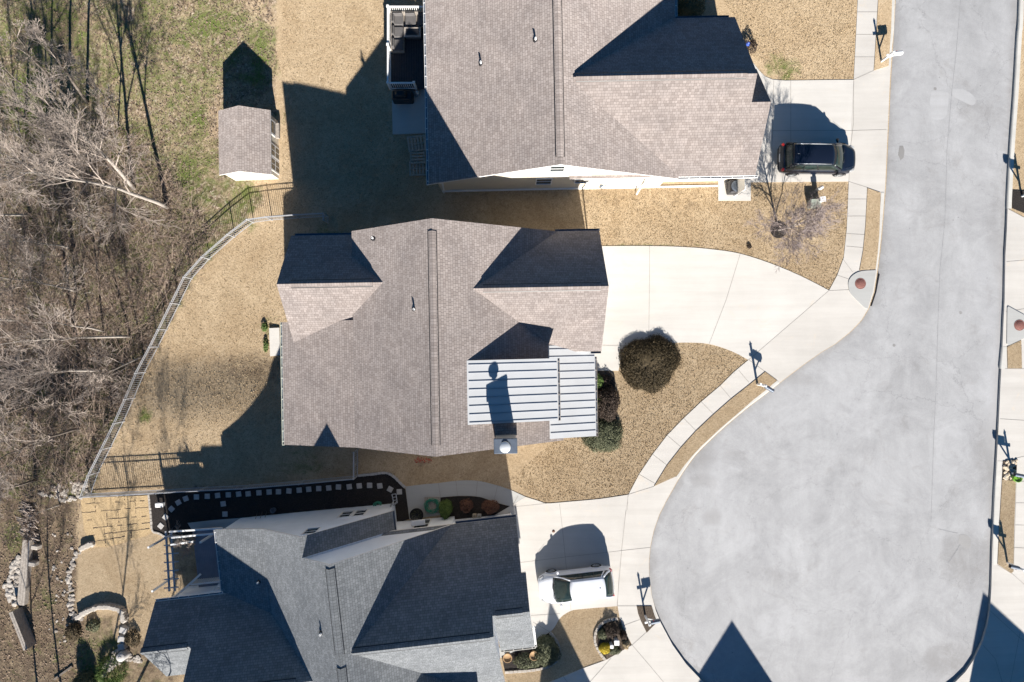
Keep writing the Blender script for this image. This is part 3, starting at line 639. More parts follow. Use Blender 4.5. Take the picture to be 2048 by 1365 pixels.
# joints sawn in the concrete
def joints():
    mb = MB(); z = PAVE_T+0.0065
    L = [[(1713, 25), (1754, 25)], [(1711, 70), (1751, 70)], [(1709, 115), (1749, 115)], [(1707, 160), (1706, 250), (1700, 300), (1697, 364)], [(1581, 163), (1581, 366)], [(1545, 262), (1705, 262), (1772, 260)], [(1547, 162), (1545, 262), (1543, 300)],
         [(1707, 160), (1747, 142)], [(1697, 364), (1735, 376)], [(1695, 399), (1734, 399)], [(1694, 433), (1732, 433)], [(1693, 468), (1729, 470)], [(1692, 493), (1726, 496)], [(1686, 520), (1705, 545)], [(1674, 551), (1700, 560)], [(1658, 582), (1697, 580)],
         [(1658, 581), (1604, 628), (1497, 720)], [(1299, 493), (1299, 545), (1297, 690)], [(1480, 508), (1452, 600), (1418, 688)], [(1205, 691), (1270, 692)],
         [(1477, 741), (1497, 765)], [(1440, 772), (1462, 798)], [(1402, 804), (1427, 829)], [(1367, 837), (1392, 862)], [(1334, 871), (1362, 895)], [(1305, 909), (1334, 931)], [(1278, 949), (1309, 967)], [(1257, 989), (1308, 973)], [(1308, 972), (1354, 952)],
         [(1119, 1008), (1125, 1060), (1133, 1140), (1142, 1222)], [(1041, 1125), (1140, 1113), (1301, 1095)], [(1252, 1020), (1243, 1100), (1234, 1212)], [(1062, 1231), (1120, 1227)], [(1066, 1244), (1100, 1264)], [(1256, 990), (1254, 1020)], [(1025, 1014), (1094, 1007)], [(1036, 992), (1024, 1014)],
         [(1235, 1212), (1303, 1212)], [(1247, 1251), (1280, 1239)], [(1264, 1290), (1293, 1264)], [(1293, 1264), (1318, 1241)], [(1264, 1290), (1300, 1332), (1330, 1368)], [(1222, 1316), (1170, 1375)], [(1126, 1352), (1136, 1366)],
         [(1530, 744), (1497, 720)], [(1530, 744), (1556, 765)],
         [(2012, 524), (2060, 520)], [(2011, 624), (2048, 618)], [(2003, 738), (2060, 738)], [(1999, 838), (2060, 842)], [(1997, 924), (2034, 916), (2060, 910)], [(2033, 964), (2060, 962)], [(2031, 1006), (2060, 1006)], [(2029, 1050), (2060, 1051)], [(2027, 1095), (2060, 1097)], [(2042, 690), (2043, 738)],
         [(2033, 920), (2026, 1143)], [(2022, 1146), (2060, 1180)], [(1994, 1130), (2022, 1147)], [(1980, 1222), (2038, 1275), (2060, 1290)], [(1965, 1290), (1990, 1318), (2005, 1370)], [(2040, 1260), (2020, 1365)],
         [(877, 967), (881, 995)], [(912, 962), (915, 992)], [(955, 962), (952, 993)], [(995, 972), (988, 1002)]]
    for pl in L:
        for a, b in zip(pl, pl[1:]):
            A, B = P(*a), P(*b); L_ = (B-A).length; n = max(1, int(L_/2))
            t = (B-A).normalized(); s_ = Vector((-t.y, t.x, 0))*0.011
            for i in range(n):
                p, q = A.lerp(B, i/n), A.lerp(B, (i+1)/n)
                zp, zq = (g(p.x, p.y)+z+.001), (g(q.x, q.y)+z+.001)
                mb.poly([(p.x-s_.x, p.y-s_.y, zp), (q.x-s_.x, q.y-s_.y, zq), (q.x+s_.x, q.y+s_.y, zq), (p.x+s_.x, p.y+s_.y, zp)][::-1] if False else [(p.x+s_.x, p.y+s_.y, zp), (p.x-s_.x, p.y-s_.y, zp), (q.x-s_.x, q.y-s_.y, zq), (q.x+s_.x, q.y+s_.y, zq)])
    return struct(mesh('pavement_joints', mb, M_GAP))
joints()
# ---- things let into the street: patches, seam
def blobpoly(cx, cy, r, n=12, jit=0.25):
    return [(cx+r*cos(2*pi*k/n)*random.uniform(1-jit, 1+jit), cy+r*sin(2*pi*k/n)*random.uniform(1-jit, 1+jit)) for k in range(n)]
M_PATCH = concrete('road_patch', (0.30, 0.295, 0.29), 0.2); M_PATCH_L = concrete('pale_road_patch', (0.385, 0.386, 0.391), 0.16); M_OIL = concrete('dark_road_stain', (0.235, 0.23, 0.225), 0.3)
M_SEAMR = simple('road_seam', (0.27, 0.27, 0.275), 0.9, 0.3)
def decal(name, pix, m, z=0.004, s=True):
    W = [P(x, y, ROAD_Z+z).to_2d() for x, y in pix]; return struct(zsheet(name, W, ROAD_Z+z, m))
decal('road_stain', [(1799, 292), (1806, 292), (1809, 302), (1807, 316), (1801, 321), (1796, 310)], M_OIL)
decal('road_patch', smooth_line([(1904, 178), (1925, 179), (1945, 190), (1951, 205), (1943, 211), (1925, 203), (1906, 192), (1904, 178)], 3)[:-1], M_PATCH_L)
decal('road_patch', smooth_line([(1863, 183), (1893, 184), (1897, 196), (1893, 230), (1880, 240), (1863, 236), (1859, 205), (1863, 183)], 3)[:-1], M_PATCH_L)
decal('road_patch', smooth_line([(1918, 1070), (1928, 1069), (1938, 1074), (1942, 1085), (1939, 1097), (1930, 1097), (1922, 1090), (1917, 1084), (1918, 1070)], 2)[:-1], M_PATCH)
decal('road_stain', blobpoly(1788, 691, 3), M_OIL); decal('road_stain', blobpoly(1921, 626, 3.5), M_PATCH)
decal('road_stain', blobpoly(1870, 178, 3), M_OIL)
def strip(name, pts, wd, m, z):
    mb = MB()
    for a, b in zip(pts, pts[1:]):
        A, B = P(*a, z), P(*b, z); t = (B-A).normalized(); s_ = Vector((-t.y, t.x, 0))*wd/2
        mb.poly([A+s_, A-s_, B-s_, B+s_])
    return struct(mesh(name, mb, m))
strip('road_seam', [(1925, -300), (1921, 0), (1912, 110), (1903, 190), (1894, 300), (1890, 440), (1880, 540), (1876, 640), (1872, 780), (1868, 860), (1864, 980), (1862, 1045)], 0.022, M_SEAMR, ROAD_Z+0.006)
strip('road_crack', [(1876, 1058), (1895, 1063), (1915, 1067)], 0.03, M_SEAMR, ROAD_Z+0.006)
strip('road_crack', [(1920, 1090), (1908, 1110), (1896, 1127)], 0.03, M_SEAMR, ROAD_Z+0.006)

# ---- storm drain lids
def manhole(pad_pix, c, mouth, lab):
    top = 0.075
    pd = sheet('storm_drain', pad_pix, top, M_CONC_GREY, 0.22, 60, flat=0.0)
    label(pd, lab, 'storm drain', 'storm drain inlets along the kerb')
    q = P(*c, 0); mb = MB(); mb.lathe((q.x, q.y, top+.001), [(0.34, 0), (0.34, 0.014), (0.32, 0.018), (0.315, 0.010), (0.29, 0.010), (0.285, 0.016), (0.0, 0.016)], 28)
    for r in (0.08, 0.16, 0.23):
        mb.tube([(q.x+r*cos(a*pi/12), q.y+r*sin(a*pi/12), top+.017) for a in range(25)], 0.008, 4, 0, False)
    mesh('manhole_cover', mb, M_RUST, pd)
    mb = MB(); pts = [P(*p, ROAD_Z) for p in mouth]
    for a, b in zip(pts, pts[1:]): mb.bar(a+Vector((0, 0, .005)), b+Vector((0, 0, .005)), 0.16, 0.12)
    mesh('inlet_mouth', mb, M_BLACKP, pd)
    return pd
manhole(smooth_line([(1751, 541), (1722, 543), (1706, 550), (1697, 561), (1696, 575), (1702, 590), (1728, 616)], 3)+[(1734, 618), (1744, 585)], (1719.5, 568), [(1755, 548), (1748, 585), (1739, 612)], 'grey storm drain slab with reddish round cover beside the left pavement')
manhole([(2015, 613), (2048, 631), (2070, 645), (2070, 668), (2048, 676), (2016, 691), (2012, 688), (2013, 616)], (2037, 651), [(2009.5, 613), (2008, 650), (2007.5, 690)], 'grey storm drain slab with black kerb mouth on the far right side of street')

# ================================================================ HOUSES
class Frame:
    def __init__(s, deg): s.t = radians(deg); s.eu = Vector((cos(s.t), sin(s.t), 0)); s.ev = Vector((sin(s.t), -cos(s.t), 0))
    def uv(s, px, py, h): p = P(px, py, h); return p.dot(s.eu), p.dot(s.ev)
    def W(s, u, v, z): p = s.eu*u+s.ev*v; return Vector((p.x, p.y, z))
def roof(name, F, axis, s0, s1, prof, parent, m, trim=None, th=0.16, cap0=True, cap1=True, seams=None):
    """gable/shed roof slab: profile [(t,h)] across 'axis' direction, extruded along axis from s0 to s1"""
    W = (lambda s, t, z: F.W(s, t, z)) if axis == 'u' else (lambda s, t, z: F.W(t, s, z))
    mb = MB(); n = len(prof); top = max(range(n), key=lambda i: prof[i][1]); d = [0.0]*n
    for i in range(top-1, -1, -1): d[i] = d[i+1]+math.hypot(prof[i][0]-prof[i+1][0], prof[i][1]-prof[i+1][1])
    for i in range(top+1, n): d[i] = d[i-1]+math.hypot(prof[i][0]-prof[i-1][0], prof[i][1]-prof[i-1][1])
    flip = (axis == 'u')
    def add(q, mi, uv=None):
        if flip: q = q[::-1]; uv = uv[::-1] if uv else None
        mb.poly(q, mi, uv)
    for i in range(n-1):
        (t0, h0), (t1, h1) = prof[i], prof[i+1]
        add([W(s0, t0, h0), W(s0, t1, h1), W(s1, t1, h1), W(s1, t0, h0)], 0, [(s0, d[i]), (s0, d[i+1]), (s1, d[i+1]), (s1, d[i])])
        add([W(s0, t0, h0-th), W(s1, t0, h0-th), W(s1, t1, h1-th), W(s0, t1, h1-th)], 1)
        add([W(s0, t0, h0), W(s0, t0, h0-th), W(s0, t1, h1-th), W(s0, t1, h1)], 1)
        add([W(s1, t0, h0), W(s1, t1, h1), W(s1, t1, h1-th), W(s1, t0, h0-th)], 1)
    t0, h0 = prof[0]; add([W(s0, t0, h0), W(s1, t0, h0), W(s1, t0, h0-th), W(s0, t0, h0-th)], 1)
    t1, h1 = prof[-1]; add([W(s0, t1, h1), W(s0, t1, h1-th), W(s1, t1, h1-th), W(s1, t1, h1)], 1)
    o = mesh(name, mb, [m, trim or M_TRIM], parent)
    if seams:
        sb = MB(); k = 0; a0 = s0+seams*0.5
        (ta, ha), (tb, hb) = prof[0], prof[-1]
        s = a0
        while s < s1-0.1:
            sb.bar(W(s, ta+(tb-ta)*.02, ha+(hb-ha)*.02+.002), W(s, tb-(tb-ta)*.01, hb-(hb-ha)*.01+.002), 0.024, 0.036); s += seams
        x = mesh('standing_seams', sb, M_SEAM, o)
    return o
def walls(name, F, axis, s0, s1, prof, parent, m, zb, drop=0.2):
    """closed wall volume under a roof profile"""
    W = (lambda s, t, z: F.W(s, t, z)) if axis == 'u' else (lambda s, t, z: F.W(t, s, z))
    mb = MB(); P2 = [(t, h-drop) for t, h in prof]; poly = [(P2[0][0], zb)]+P2+[(P2[-1][0], zb)]
    flip = axis == 'u'
    a = [W(s0, t, z) for t, z in poly]; b = [W(s1, t, z) for t, z in poly]
    mb.poly(a[::-1] if not flip else a); mb.poly(b if not flip else b[::-1])
    n = len(poly)
    for i in range(n):
        q = [a[i], a[(i+1) % n], b[(i+1) % n], b[i]]; mb.poly(q if not flip else q[::-1])
    return mesh(name, mb, m, parent)
def clip_prof(prof, t0, t1):
    """inset a profile to the wall lines"""
    def hh(t):
        for (a, x), (b, y) in zip(prof, prof[1:]):
            if a <= t <= b: return x+(y-x)*(t-a)/(b-a)
    return [(t0, hh(t0))]+[p for p in prof if t0 < p[0] < t1]+[(t1, hh(t1))]
def gutter(F, p0, p1, parent, side, m=None, step=0.62, w_=0.12, bracket=True):
    """p0,p1=(u,v,z) along the eave; side = outward direction in (u,v)"""
    mb = MB(); A = F.W(p0[0]+side[0]*w_/2, p0[1]+side[1]*w_/2, p0[2]-.14); B = F.W(p1[0]+side[0]*w_/2, p1[1]+side[1]*w_/2, p1[2]-.14)
    mb.bar(A, B, w_-.03, 0.02, 0)
    sv = F.eu*side[0]+F.ev*side[1]
    for k in (-1, 1):
        mb.bar(A+sv*k*(w_/2-.008), B+sv*k*(w_/2-.008), 0.018, 0.115, 0)
    mb.bar(A+Vector((0, 0, .022)), B+Vector((0, 0, .022)), w_-.05, 0.02, 1)
    if bracket:
        n = int((B-A).length/step)
        for i in range(n+1):
            q = A.lerp(B, (i+.3)/(n+.6)); mb.bar(q-sv*(w_/2+.02)+Vector((0, 0, .10)), q+sv*w_/2+Vector((0, 0, .10)), 0.035, 0.02, 0)
    mb.bar(B+Vector((0, 0, 0)), B+(B-A).normalized()*0.03, w_, .12, 0)
    return mesh('gutter', mb, [m or M_TRIM, M_SLATE], parent)
def vent_pipe(px, py, h, parent, hh=0.42):
    b = P(px, py, h); mb = MB()
    mb.lathe((b.x, b.y, h-.12), [(0.055, 0), (0.055, hh), (0.035, hh), (0.035, hh-.1)], 12, 1)
    mb.lathe((b.x, b.y, h-.04), [(0.14, 0), (0.12, 0.05), (0.075, 0.13), (0.06, 0.15)], 12, 0)
    return mesh('vent_pipe', mb, [M_DARKMETAL, M_TRIM], parent)
def ridge_vent(F, a, b, parent, m, hw=0.2, sl=0.8, axis='v'):
    """low shingled hood over the ridge between a and b=(u,v,h)"""
    mb = MB(); A = Vector(a); B = Vector(b)
    for k in (-1, 1):
        def pt(q, off_, dz): return F.W(q[0]+(off_ if axis == 'v' else 0), q[1]+(off_ if axis == 'u' else 0), q[2]+dz)
        q = [pt(A, 0, .06), pt(A, k*hw, .06-hw*sl), pt(B, k*hw, .06-hw*sl), pt(B, 0, .06)]
        L = (B-A).length
        mb.poly(q if (k > 0) == (axis == 'v') else q[::-1], 0, [(0, 0), (0, .2), (L, .2), (L, 0)] if (k > 0) == (axis == 'v') else [(L, 0), (L, .2), (0, .2), (0, 0)])
        q = [pt(A, k*hw, .06-hw*sl), pt(A, k*hw, -.05-hw*sl), pt(B, k*hw, -.05-hw*sl), pt(B, k*hw, .06-hw*sl)]
        mb.poly(q if (k > 0) == (axis == 'v') else q[::-1], 1)
        x = [pt(A, k*hw, .07-hw*sl), pt(A, k*(hw+.035), .045-hw*sl), pt(B, k*(hw+.035), .045-hw*sl), pt(B, k*hw, .07-hw*sl)]
        mb.poly(x if (k > 0) == (axis == 'v') else x[::-1], 1)
    q = [F.W(A[0]-(hw if axis == 'v' else 0), A[1]-(hw if axis == 'u' else 0), A[2]+.06-hw*sl), F.W(A[0], A[1], A[2]+.06), F.W(A[0]+(hw if axis == 'v' else 0), A[1]+(hw if axis == 'u' else 0), A[2]+.06-hw*sl)]
    mb.poly(q, 1); q = [F.W(B[0]-(hw if axis == 'v' else 0), B[1]-(hw if axis == 'u' else 0), B[2]+.06-hw*sl), F.W(B[0], B[1], B[2]+.06), F.W(B[0]+(hw if axis == 'v' else 0), B[1]+(hw if axis == 'u' else 0), B[2]+.06-hw*sl)]
    mb.poly(q[::-1], 1)
    return mesh('ridge_vent', mb, [m, M_BLACKP], parent)
def window(F, wall_v, pxs, parent, side=-1, panes=2, uvh=None, m=None):
    """window on a wall v=wall_v, seen at the four pixel corners; or uvh=(u0,u1,h0,h1)"""
    if uvh: u0, u1, h0, h1 = uvh
    else:
        us = []; hs = []
        for px, py in pxs:
            X, Y = (px-1024)/PPM, (682.5-py)/PPM; v = Vector((X, Y, 0)).dot(F.ev); k = wall_v/v; us.append(Vector((X, Y, 0)).dot(F.eu)*k); hs.append((1-k)*H)
        us.sort(); hs.sort(); u0 = (us[0]+us[1])/2; u1 = (us[2]+us[3])/2; h0 = (hs[0]+hs[1])/2; h1 = (hs[2]+hs[3])/2
    mb = MB(); s = side; f = 0.06
    def b(ua, ub, za, zb_, d, mi, v0=0.0):
        q = [F.W(ua, wall_v+s*(v0), za), F.W(ub, wall_v+s*v0, za), F.W(ub, wall_v+s*v0, zb_), F.W(ua, wall_v+s*v0, zb_)]; r = [F.W(ua, wall_v+s*d, za), F.W(ub, wall_v+s*d, za), F.W(ub, wall_v+s*d, zb_), F.W(ua, wall_v+s*d, zb_)]
        i = len(mb.v); mb.v += [tuple(x) for x in q+r]
        for fc in ((0, 1, 2, 3), (7, 6, 5, 4), (0, 4, 5, 1), (1, 5, 6, 2), (2, 6, 7, 3), (3, 7, 4, 0)): mb.f.append(tuple(i+k for k in fc)); mb.m.append(mi); mb.sm.append(False)
    b(u0-f, u0, h0-f, h1+f, .05, 0, -.02); b(u1, u1+f, h0-f, h1+f, .05, 0, -.02); b(u0, u1, h0-f, h0, .06, 0, -.02); b(u0, u1, h1, h1+f, .05, 0, -.02)
    if panes == 2: b(u0, u1, (h0+h1)/2-.025, (h0+h1)/2+.025, .035, 0, -.02)
    w_ = mesh('window', mb, M_TRIM, parent)
    mb = MB()
    if panes == 2: b(u0, u1, h0, (h0+h1)/2-.025, .012, 0, -.02); b(u0, u1, (h0+h1)/2+.025, h1, .012, 0, -.02)
    else: b(u0, u1, h0, h1, .012, 0, -.02)
    mesh('pane', mb, M_GLASS, w_)
    return w_
def downspout(F, pts, parent):
    mb = MB(); mb.tube([F.W(*p) for p in pts], 0.05, 4, 0, True, False); return mesh('downspout', mb, M_TRIM, parent)

px = 1/PPM
# ---------------- middle house
F2 = Frame(1.0)
h2c = P(870, 690, 0)
H2 = empty('brown_roof_house', (h2c.x, h2c.y, g(h2c.x, h2c.y)), 'middle house with brown shingles, pale metal porch roof and a chimney with round flue', 'house', 'houses along the street')
U = lambda x, y, h: F2.uv(x, y, h)[0]; V = lambda x, y, h: F2.uv(x, y, h)[1]
ru = (U(863, 437, 8)+U(872, 914, 8))/2; vn = V(863, 437, 8); vs = V(872, 914, 8)
sl = 0.72; ku = ru-4.9; kh = 8-sl*4.9; we = U(565, 760, 3.0); lowh = kh-0.345*(ku-we)
eu_ = ru+(8-3.05)/sl
mainp = [(ku, kh), (ru, 8.0), (eu_, 3.05)]
roof('main_roof', F2, 'v', vn, vs, mainp, H2, M_SH_BROWN)
vlow0 = V(560, 645, 3.0)
roof('lower_roof', F2, 'v', vlow0, vs, [(we, lowh), (ku-0.003, kh-.001)], H2, M_SH_BROWN)
walls('wall', F2, 'v', vn+.35, vs-.3, clip_prof(mainp, ku+.02, eu_-.4), H2, M_SIDE_TAN, -3)
walls('wall', F2, 'v', vlow0+.35, vs-.3, clip_prof([(we, lowh), (ku+.1, kh)], we+.45, ku+.02), H2, M_SIDE_TAN, -3.2)
# garage wing
gu1 = U(1217.5, 573, 6.6); gv = (V(1217, 573, 6.6)+V(945, 577, 6.6))/2; ghn = 3.15; gvn = V(1200, 461.5, ghn); gs = (6.6-ghn)/(gv-gvn); gvs = gv+(gv-gvn)
garp = [(gvn, ghn), (gv, 6.6), (gvs, ghn)]
gu0 = ru+1.5
roof('garage_roof', F2, 'u', gu0, gu1, garp, H2, M_SH_BROWN)
walls('wall', F2, 'u', gu0, gu1-.3, clip_prof(garp, gvn+.4, gvs-.4), H2, M_SIDE_TAN, -.5)
# back wing
bh = 5.9; bv = (V(553, 569, bh)+V(760, 565, bh))/2; bu0 = U(553, 569, bh); bhe = 3.3; bvn = V(582, 472, bhe); bsl = (bh-bhe)/(bv-bvn); bvs = bv+(bh-2.95)/bsl
bkp = [(bvn, bhe), (bv, bh), (bvs, 2.95)]
roof('back_wing_roof', F2, 'u', bu0, ru-1.2, bkp, H2, M_SH_BROWN)
walls('wall', F2, 'u', bu0+.3, ru-2, clip_prof(bkp, bvn+.4, bvs-.35), H2, M_SIDE_TAN, -3.2)
# metal roofs
du0, dh0 = U(934, 790, 6.85), 6.87; du1, dh1 = U(1116, 780, 5.5), 5.5; dv0 = V(1116, 717, 5.5); dv1 = V(1118.5, 841, 5.5)
roof('upper_metal_roof', F2, 'v', dv0, dv1, [(du0, dh0), (du1, dh1)], H2, M_METALROOF, M_METALROOF, 0.1, seams=0.435)
walls('wall', F2, 'v', dv0+.1, dv1-.1, clip_prof([(du0, dh0), (du1, dh1)], du0+.5, du1-.35), H2, M_SIDE_TAN, 2.5, 0.12)
pu0 = U(1100, 800, 3.62); pu1 = U(1191, 800, 2.78); pv0 = V(1185, 690, 2.9); pv1 = V(1192, 872.5, 2.78)
roof('porch_metal_roof', F2, 'v', pv0, pv1, [(pu0-.05, 3.66), (pu1, 2.78)], H2, M_METALROOF, M_METALROOF, 0.1, seams=0.435)
for v in (V(1185, 745, 2.8), V(1185, 800, 2.8), pv1-.25): mb = MB(); mb.box(F2.W(pu1-.25, v, 0), (.18, .18, 2.7), F2.t); mesh('porch_post', mb, M_TRIM, H2)
mb = MB(); a = F2.W((pu0+pu1)/2, (pv0+pv1)/2, 0.0); mb.box(a, (pu1-pu0+.1, pv1-pv0-1.6, 0.18), F2.t); mesh('porch_floor', mb, M_CONC_GREY, H2)
gutter(F2, (pu1, pv0+.7, 2.78), (pu1, pv1, 2.78), H2, (1, 0), M_WOODGREY); gutter(F2, (du1, dv0, 5.5), (du1, dv1, 5.5), H2, (1, 0), M_WOODGREY)
gutter(F2, (we, vlow0, lowh), (we, vs, lowh), H2, (-1, 0), simple('cream_trim', (0.60, 0.62, 0.52), .5, .06)); gutter(F2, (bu0+.2, bvn, bhe), (ku-.2, bvn, bhe), H2, (0, -1), M_SLATE)
gutter(F2, (eu_-.3, gvn, ghn), (gu1, gvn, ghn), H2, (0, -1), M_SLATE)
gutter(F2, (gu1-.6, gvs, ghn), (gu1-.05, gvs, ghn), H2, (0, 1), M_DARKMETAL, bracket=False)
downspout(F2, [(gu1-.05, gvn-.08, ghn-.1), (gu1+.02, gvn+.5, ghn-.5), (gu1-.25, gvn+.5, 0)], H2)
ridge_vent(F2, (ru, V(863, 462, 8), 8), (ru, V(871, 891, 8), 8), H2, M_SH_BROWN)
ridge_vent(F2, (U(966, 577, 6.6), gv, 6.6), (U(1202, 573, 6.6), gv, 6.6), H2, M_SH_BROWN, 0.19, 0.95, 'u')
ridge_vent(F2, (bu0+.75, bv, bh), (U(745, 567, bh), bv, bh), H2, M_SH_BROWN, 0.19, 0.85, 'u')
vent_pipe(746, 477, 6.0, H2); vent_pipe(829, 619, 7.2, H2); 
# chimney
cu0, cu1 = U(987.5, 890, 8.1), U(1034.5, 890, 8.1); cv0, cv1 = V(1010, 878, 8.1), V(1010, 908, 8.1); cc_ = F2.W((cu0+cu1)/2, (cv0+cv1)/2, -0.3)
mb = MB(); mb.box(cc_, (cu1-cu0-.12, cv1-cv0-.12, 8.32), F2.t); ch = mesh('chimney', mb, M_SIDE_TAN, H2)
mb = MB(); mb.box(cc_+Vector((0, 0, 8.27)), (cu1-cu0+.02, cv1-cv0+.02, .13), F2.t, 0, 0.97, .02); mb.lathe(cc_+Vector((0, 0, 8.38)), [(.3, 0), (.19, .1), (.17, .14)], 16); mesh('chimney_cap', mb, M_SLATE, ch)
fc = P(1010, 897, 8.95); mb = MB(); mb.lathe((fc.x, fc.y, 8.4), [(.17, 0), (.17, .14), (.28, .15), (.28, .28), (.25, .31), (0.02, .34)], 20); mesh('flue', mb, simple('bright_flue_metal', (0.66, 0.68, 0.69), .35, .08, 4, metal=.3), ch)
# saddle behind the chimney
mb = MB(); a, b, c_, d_ = F2.W(cu0, cv0-.02, 5.2), F2.W(cu1, cv0-.02, 5.2), F2.W(cu1, cv0-.6, 5.6), F2.W(cu0, cv0-.6, 5.6)
sa = lambda u, v, z: F2.W(u, v, z)
mb.poly([sa(cu0, cv0+.1, 6.3), sa(cu1, cv0+.1, 6.2), sa(cu1, cv0-.55, 5.75), sa(cu0, cv0-.55, 6.35)], 0, [(0, 0), (1.3, 0), (1.3, .8), (0, .8)]); mesh('chimney_saddle', mb, M_SH_BROWN, H2)
# garage door facing the drive
mb = MB(); dc = F2.W(gu1-.28, gv, 0.02)
for i in range(4): mb.box(dc+Vector((0, 0, i*.53)), (.06, 4.9, .51), F2.t, 0, 1, .015)
mesh('garage_door', mb, M_WHITE, H2)
# back door step
o = label(sheet('door_step', [(540, 657), (560, 656), (562, 711), (542, 713)], 0.16, M_CONC_NEW, .5, 60, flat=gp(P(550, 690))), 'pale concrete step slab at the back door of the middle house', 'step')

# ---------------- top house
F1 = Frame(1.1)
c1 = P(1150, 180, 0); H1 = empty('brown_roof_house', (c1.x, c1.y, g(c1.x, c1.y)), 'top house with brown shingles, cream gable wall and deck behind', 'house', 'houses along the street')
U = lambda x, y, h: F1.uv(x, y, h)[0]; V = lambda x, y, h: F1.uv(x, y, h)[1]
r1 = U(1121, 329, 6.8); vs1 = V(1121, 329.5, 6.8); we1 = U(856, 300, 2.9); s1_ = (6.8-2.9)/(r1-we1); ee1 = r1+(6.8-3.05)/s1_; vn1 = -31.0
mp1 = [(we1, 2.9), (r1, 6.8), (ee1, 3.05)]
roof('main_roof', F1, 'v', vn1, vs1, mp1, H1, M_SH_BROWN)
walls('wall', F1, 'v', vn1+.3, vs1-.28, clip_prof(mp1, we1+.45, ee1-.45), H1, M_SIDE_CREAM, -2.5)
h = 6.52; gu1_ = U(1512, 149, h); gv_ = (V(1512, 149, h)+V(1140, 153, h))/2; gn = 3.16; gvn_ = V(1468, 34.5, gn); gsl = (h-gn)/(gv_-gvn_); gvs_ = V(1430, 353, 3.0); ss_ = (h-3.0)/(gvs_-gv_)
gp1 = [(gvn_, gn), (gv_, h), (gvs_, 3.0)]
e2 = U(1504, 204, 5.65)
roof('garage_roof', F1, 'u', r1+.8, e2, gp1, H1, M_SH_BROWN)
gv2 = V(1542, 204, 5.6); gh2 = h-ss_*(gv2-gv_)
mbp = [(gv2-2.6, gh2-.79*2.6), (gv2, gh2), (gvs_, 3.0)]
roof('front_gable_roof', F1, 'u', e2+.003, U(1542, 204, gh2), mbp, H1, M_SH_BROWN)
walls('wall', F1, 'u', r1+1.5, e2-.25, clip_prof(gp1, gvn_+.4, gvs_-.4), H1, M_SIDE_CREAM, -.5)
walls('wall', F1, 'u', e2-.25, U(1542, 204, gh2)-.3, clip_prof(mbp, gv2-2.2, gvs_-.4), H1, M_SIDE_CREAM, -.5, .22)
gutter(F1, (we1, vn1, 2.9), (we1, vs1, 2.9), H1, (-1, 0)); gutter(F1, (ee1-.2, gvs_, 3.0), (U(1515, 354, 3), gvs_, 3.0), H1, (0, 1)); gutter(F1, (ee1, gvn_, gn), (gu1_-.3, gvn_, gn), H1, (0, -1), M_SLATE); gutter(F1, (ee1, vn1, 3.05), (ee1, gvn_, 3.05), H1, (1, 0))
ridge_vent(F1, (r1, -26, 6.8), (r1, V(1118, 314, 6.8), 6.8), H1, M_SH_BROWN, .21, .6)
ridge_vent(F1, (U(1152, 153, h), gv_, h), (U(1494, 150, h), gv_, h), H1, M_SH_BROWN, .2, .75, 'u')
def hmain(px_, py_):   # height of main roof of the top house under a pixel
    z = 5.0
    for _ in range(20): z = 6.8-s1_*abs(U(px_, py_, z)-r1)
    return z
vent_pipe(1071, 81, hmain(1071, 81), H1); vent_pipe(962, 128, hmain(962, 128), H1); vent_pipe(1208, 190, 5.55, H1)
wv = vs1-.28
window(F1, wv, [(1101, 332), (1128, 332), (1128, 343), (1101, 343)], H1, 1); window(F1, wv, [(1073, 357.5), (1102, 357.5), (1102, 368), (1073, 368)], H1, 1); window(F1, wv, [(1151, 355.5), (1178, 355.5), (1178, 365), (1151, 365)], H1, 1)
downspout(F1, [(U(880, 368, 2.7), vs1-.1, 2.75), (U(884, 368, 2.6), vs1-.2, 2.3), (U(886, 378, .5), vs1-.2, -.2), (U(889, 398, -.3), vs1+.45, -.45)], H1)
downspout(F1, [(U(1342, 356, 2.8), vs1-.15, 2.85), (U(1293, 360, 2.5), vs1-.16, 2.3), (U(1285, 366, .7), vs1-.2, .6), (U(1272, 373, .1), vs1+.25, .12)], H1)
mb = MB(); mb.bar(F1.W(we1+.5, vs1-.22, -.1), F1.W(U(1435, 366, 0), vs1-.22, -.1), .1, .16); mesh('foundation_trim', mb, M_TRIM, H1)
mb = MB(); dc = F1.W(U(1542, 204, gh2)-.28, (gv2+gvs_)/2, .02)
for i in range(4): mb.box(dc+Vector((0, 0, i*.53)), (.06, 4.6, .51), F1.t, 0, 1, .015)
mesh('garage_door', mb, M_WHITE, H1)
mb = MB(); mb.box(F1.W(gu1_-.1, V(1508, 120, 1), 0), (.25, .25, 3.0), F1.t, 0, 1, .02); mesh('porch_column', mb, M_TRIM, H1)

# ---------------- bottom house
F3 = Frame(6.5)
c3 = P(740, 1250, 0); H3 = empty('grey_roof_house', (c3.x, c3.y, g(c3.x, c3.y)), 'bottom house with blue grey shingles and white side wall', 'house', 'houses along the street')
q = lambda a: a*px
VE = 25.0      # southern end, outside the picture
mainw = [(q(-605), 1.8), (q(-502), 2.95), (q(-339.5), 7.72), (q(-339.5)+(7.72-2.3)/.89, 2.3)]
projw = [(q(-605), 1.8), (q(-502), 2.95), (q(-402), 2.95+100*px*(7.72-2.95)/(162.5*px)), (q(-262), 2.26)]
ph = projw[2][1]
roof('projecting_gable_roof', F3, 'v', q(294.5), q(330.6), projw, H3, M_SH_GREY)
roof('main_roof', F3, 'v', q(330.6)+.003, VE, mainw, H3, M_SH_GREY)
walls('wall', F3, 'v', q(294.5)+.12, q(331)+.3, clip_prof(projw, q(-605)+.3, q(-262)-.3), H3, M_SIDE_WHITE, -3.5)
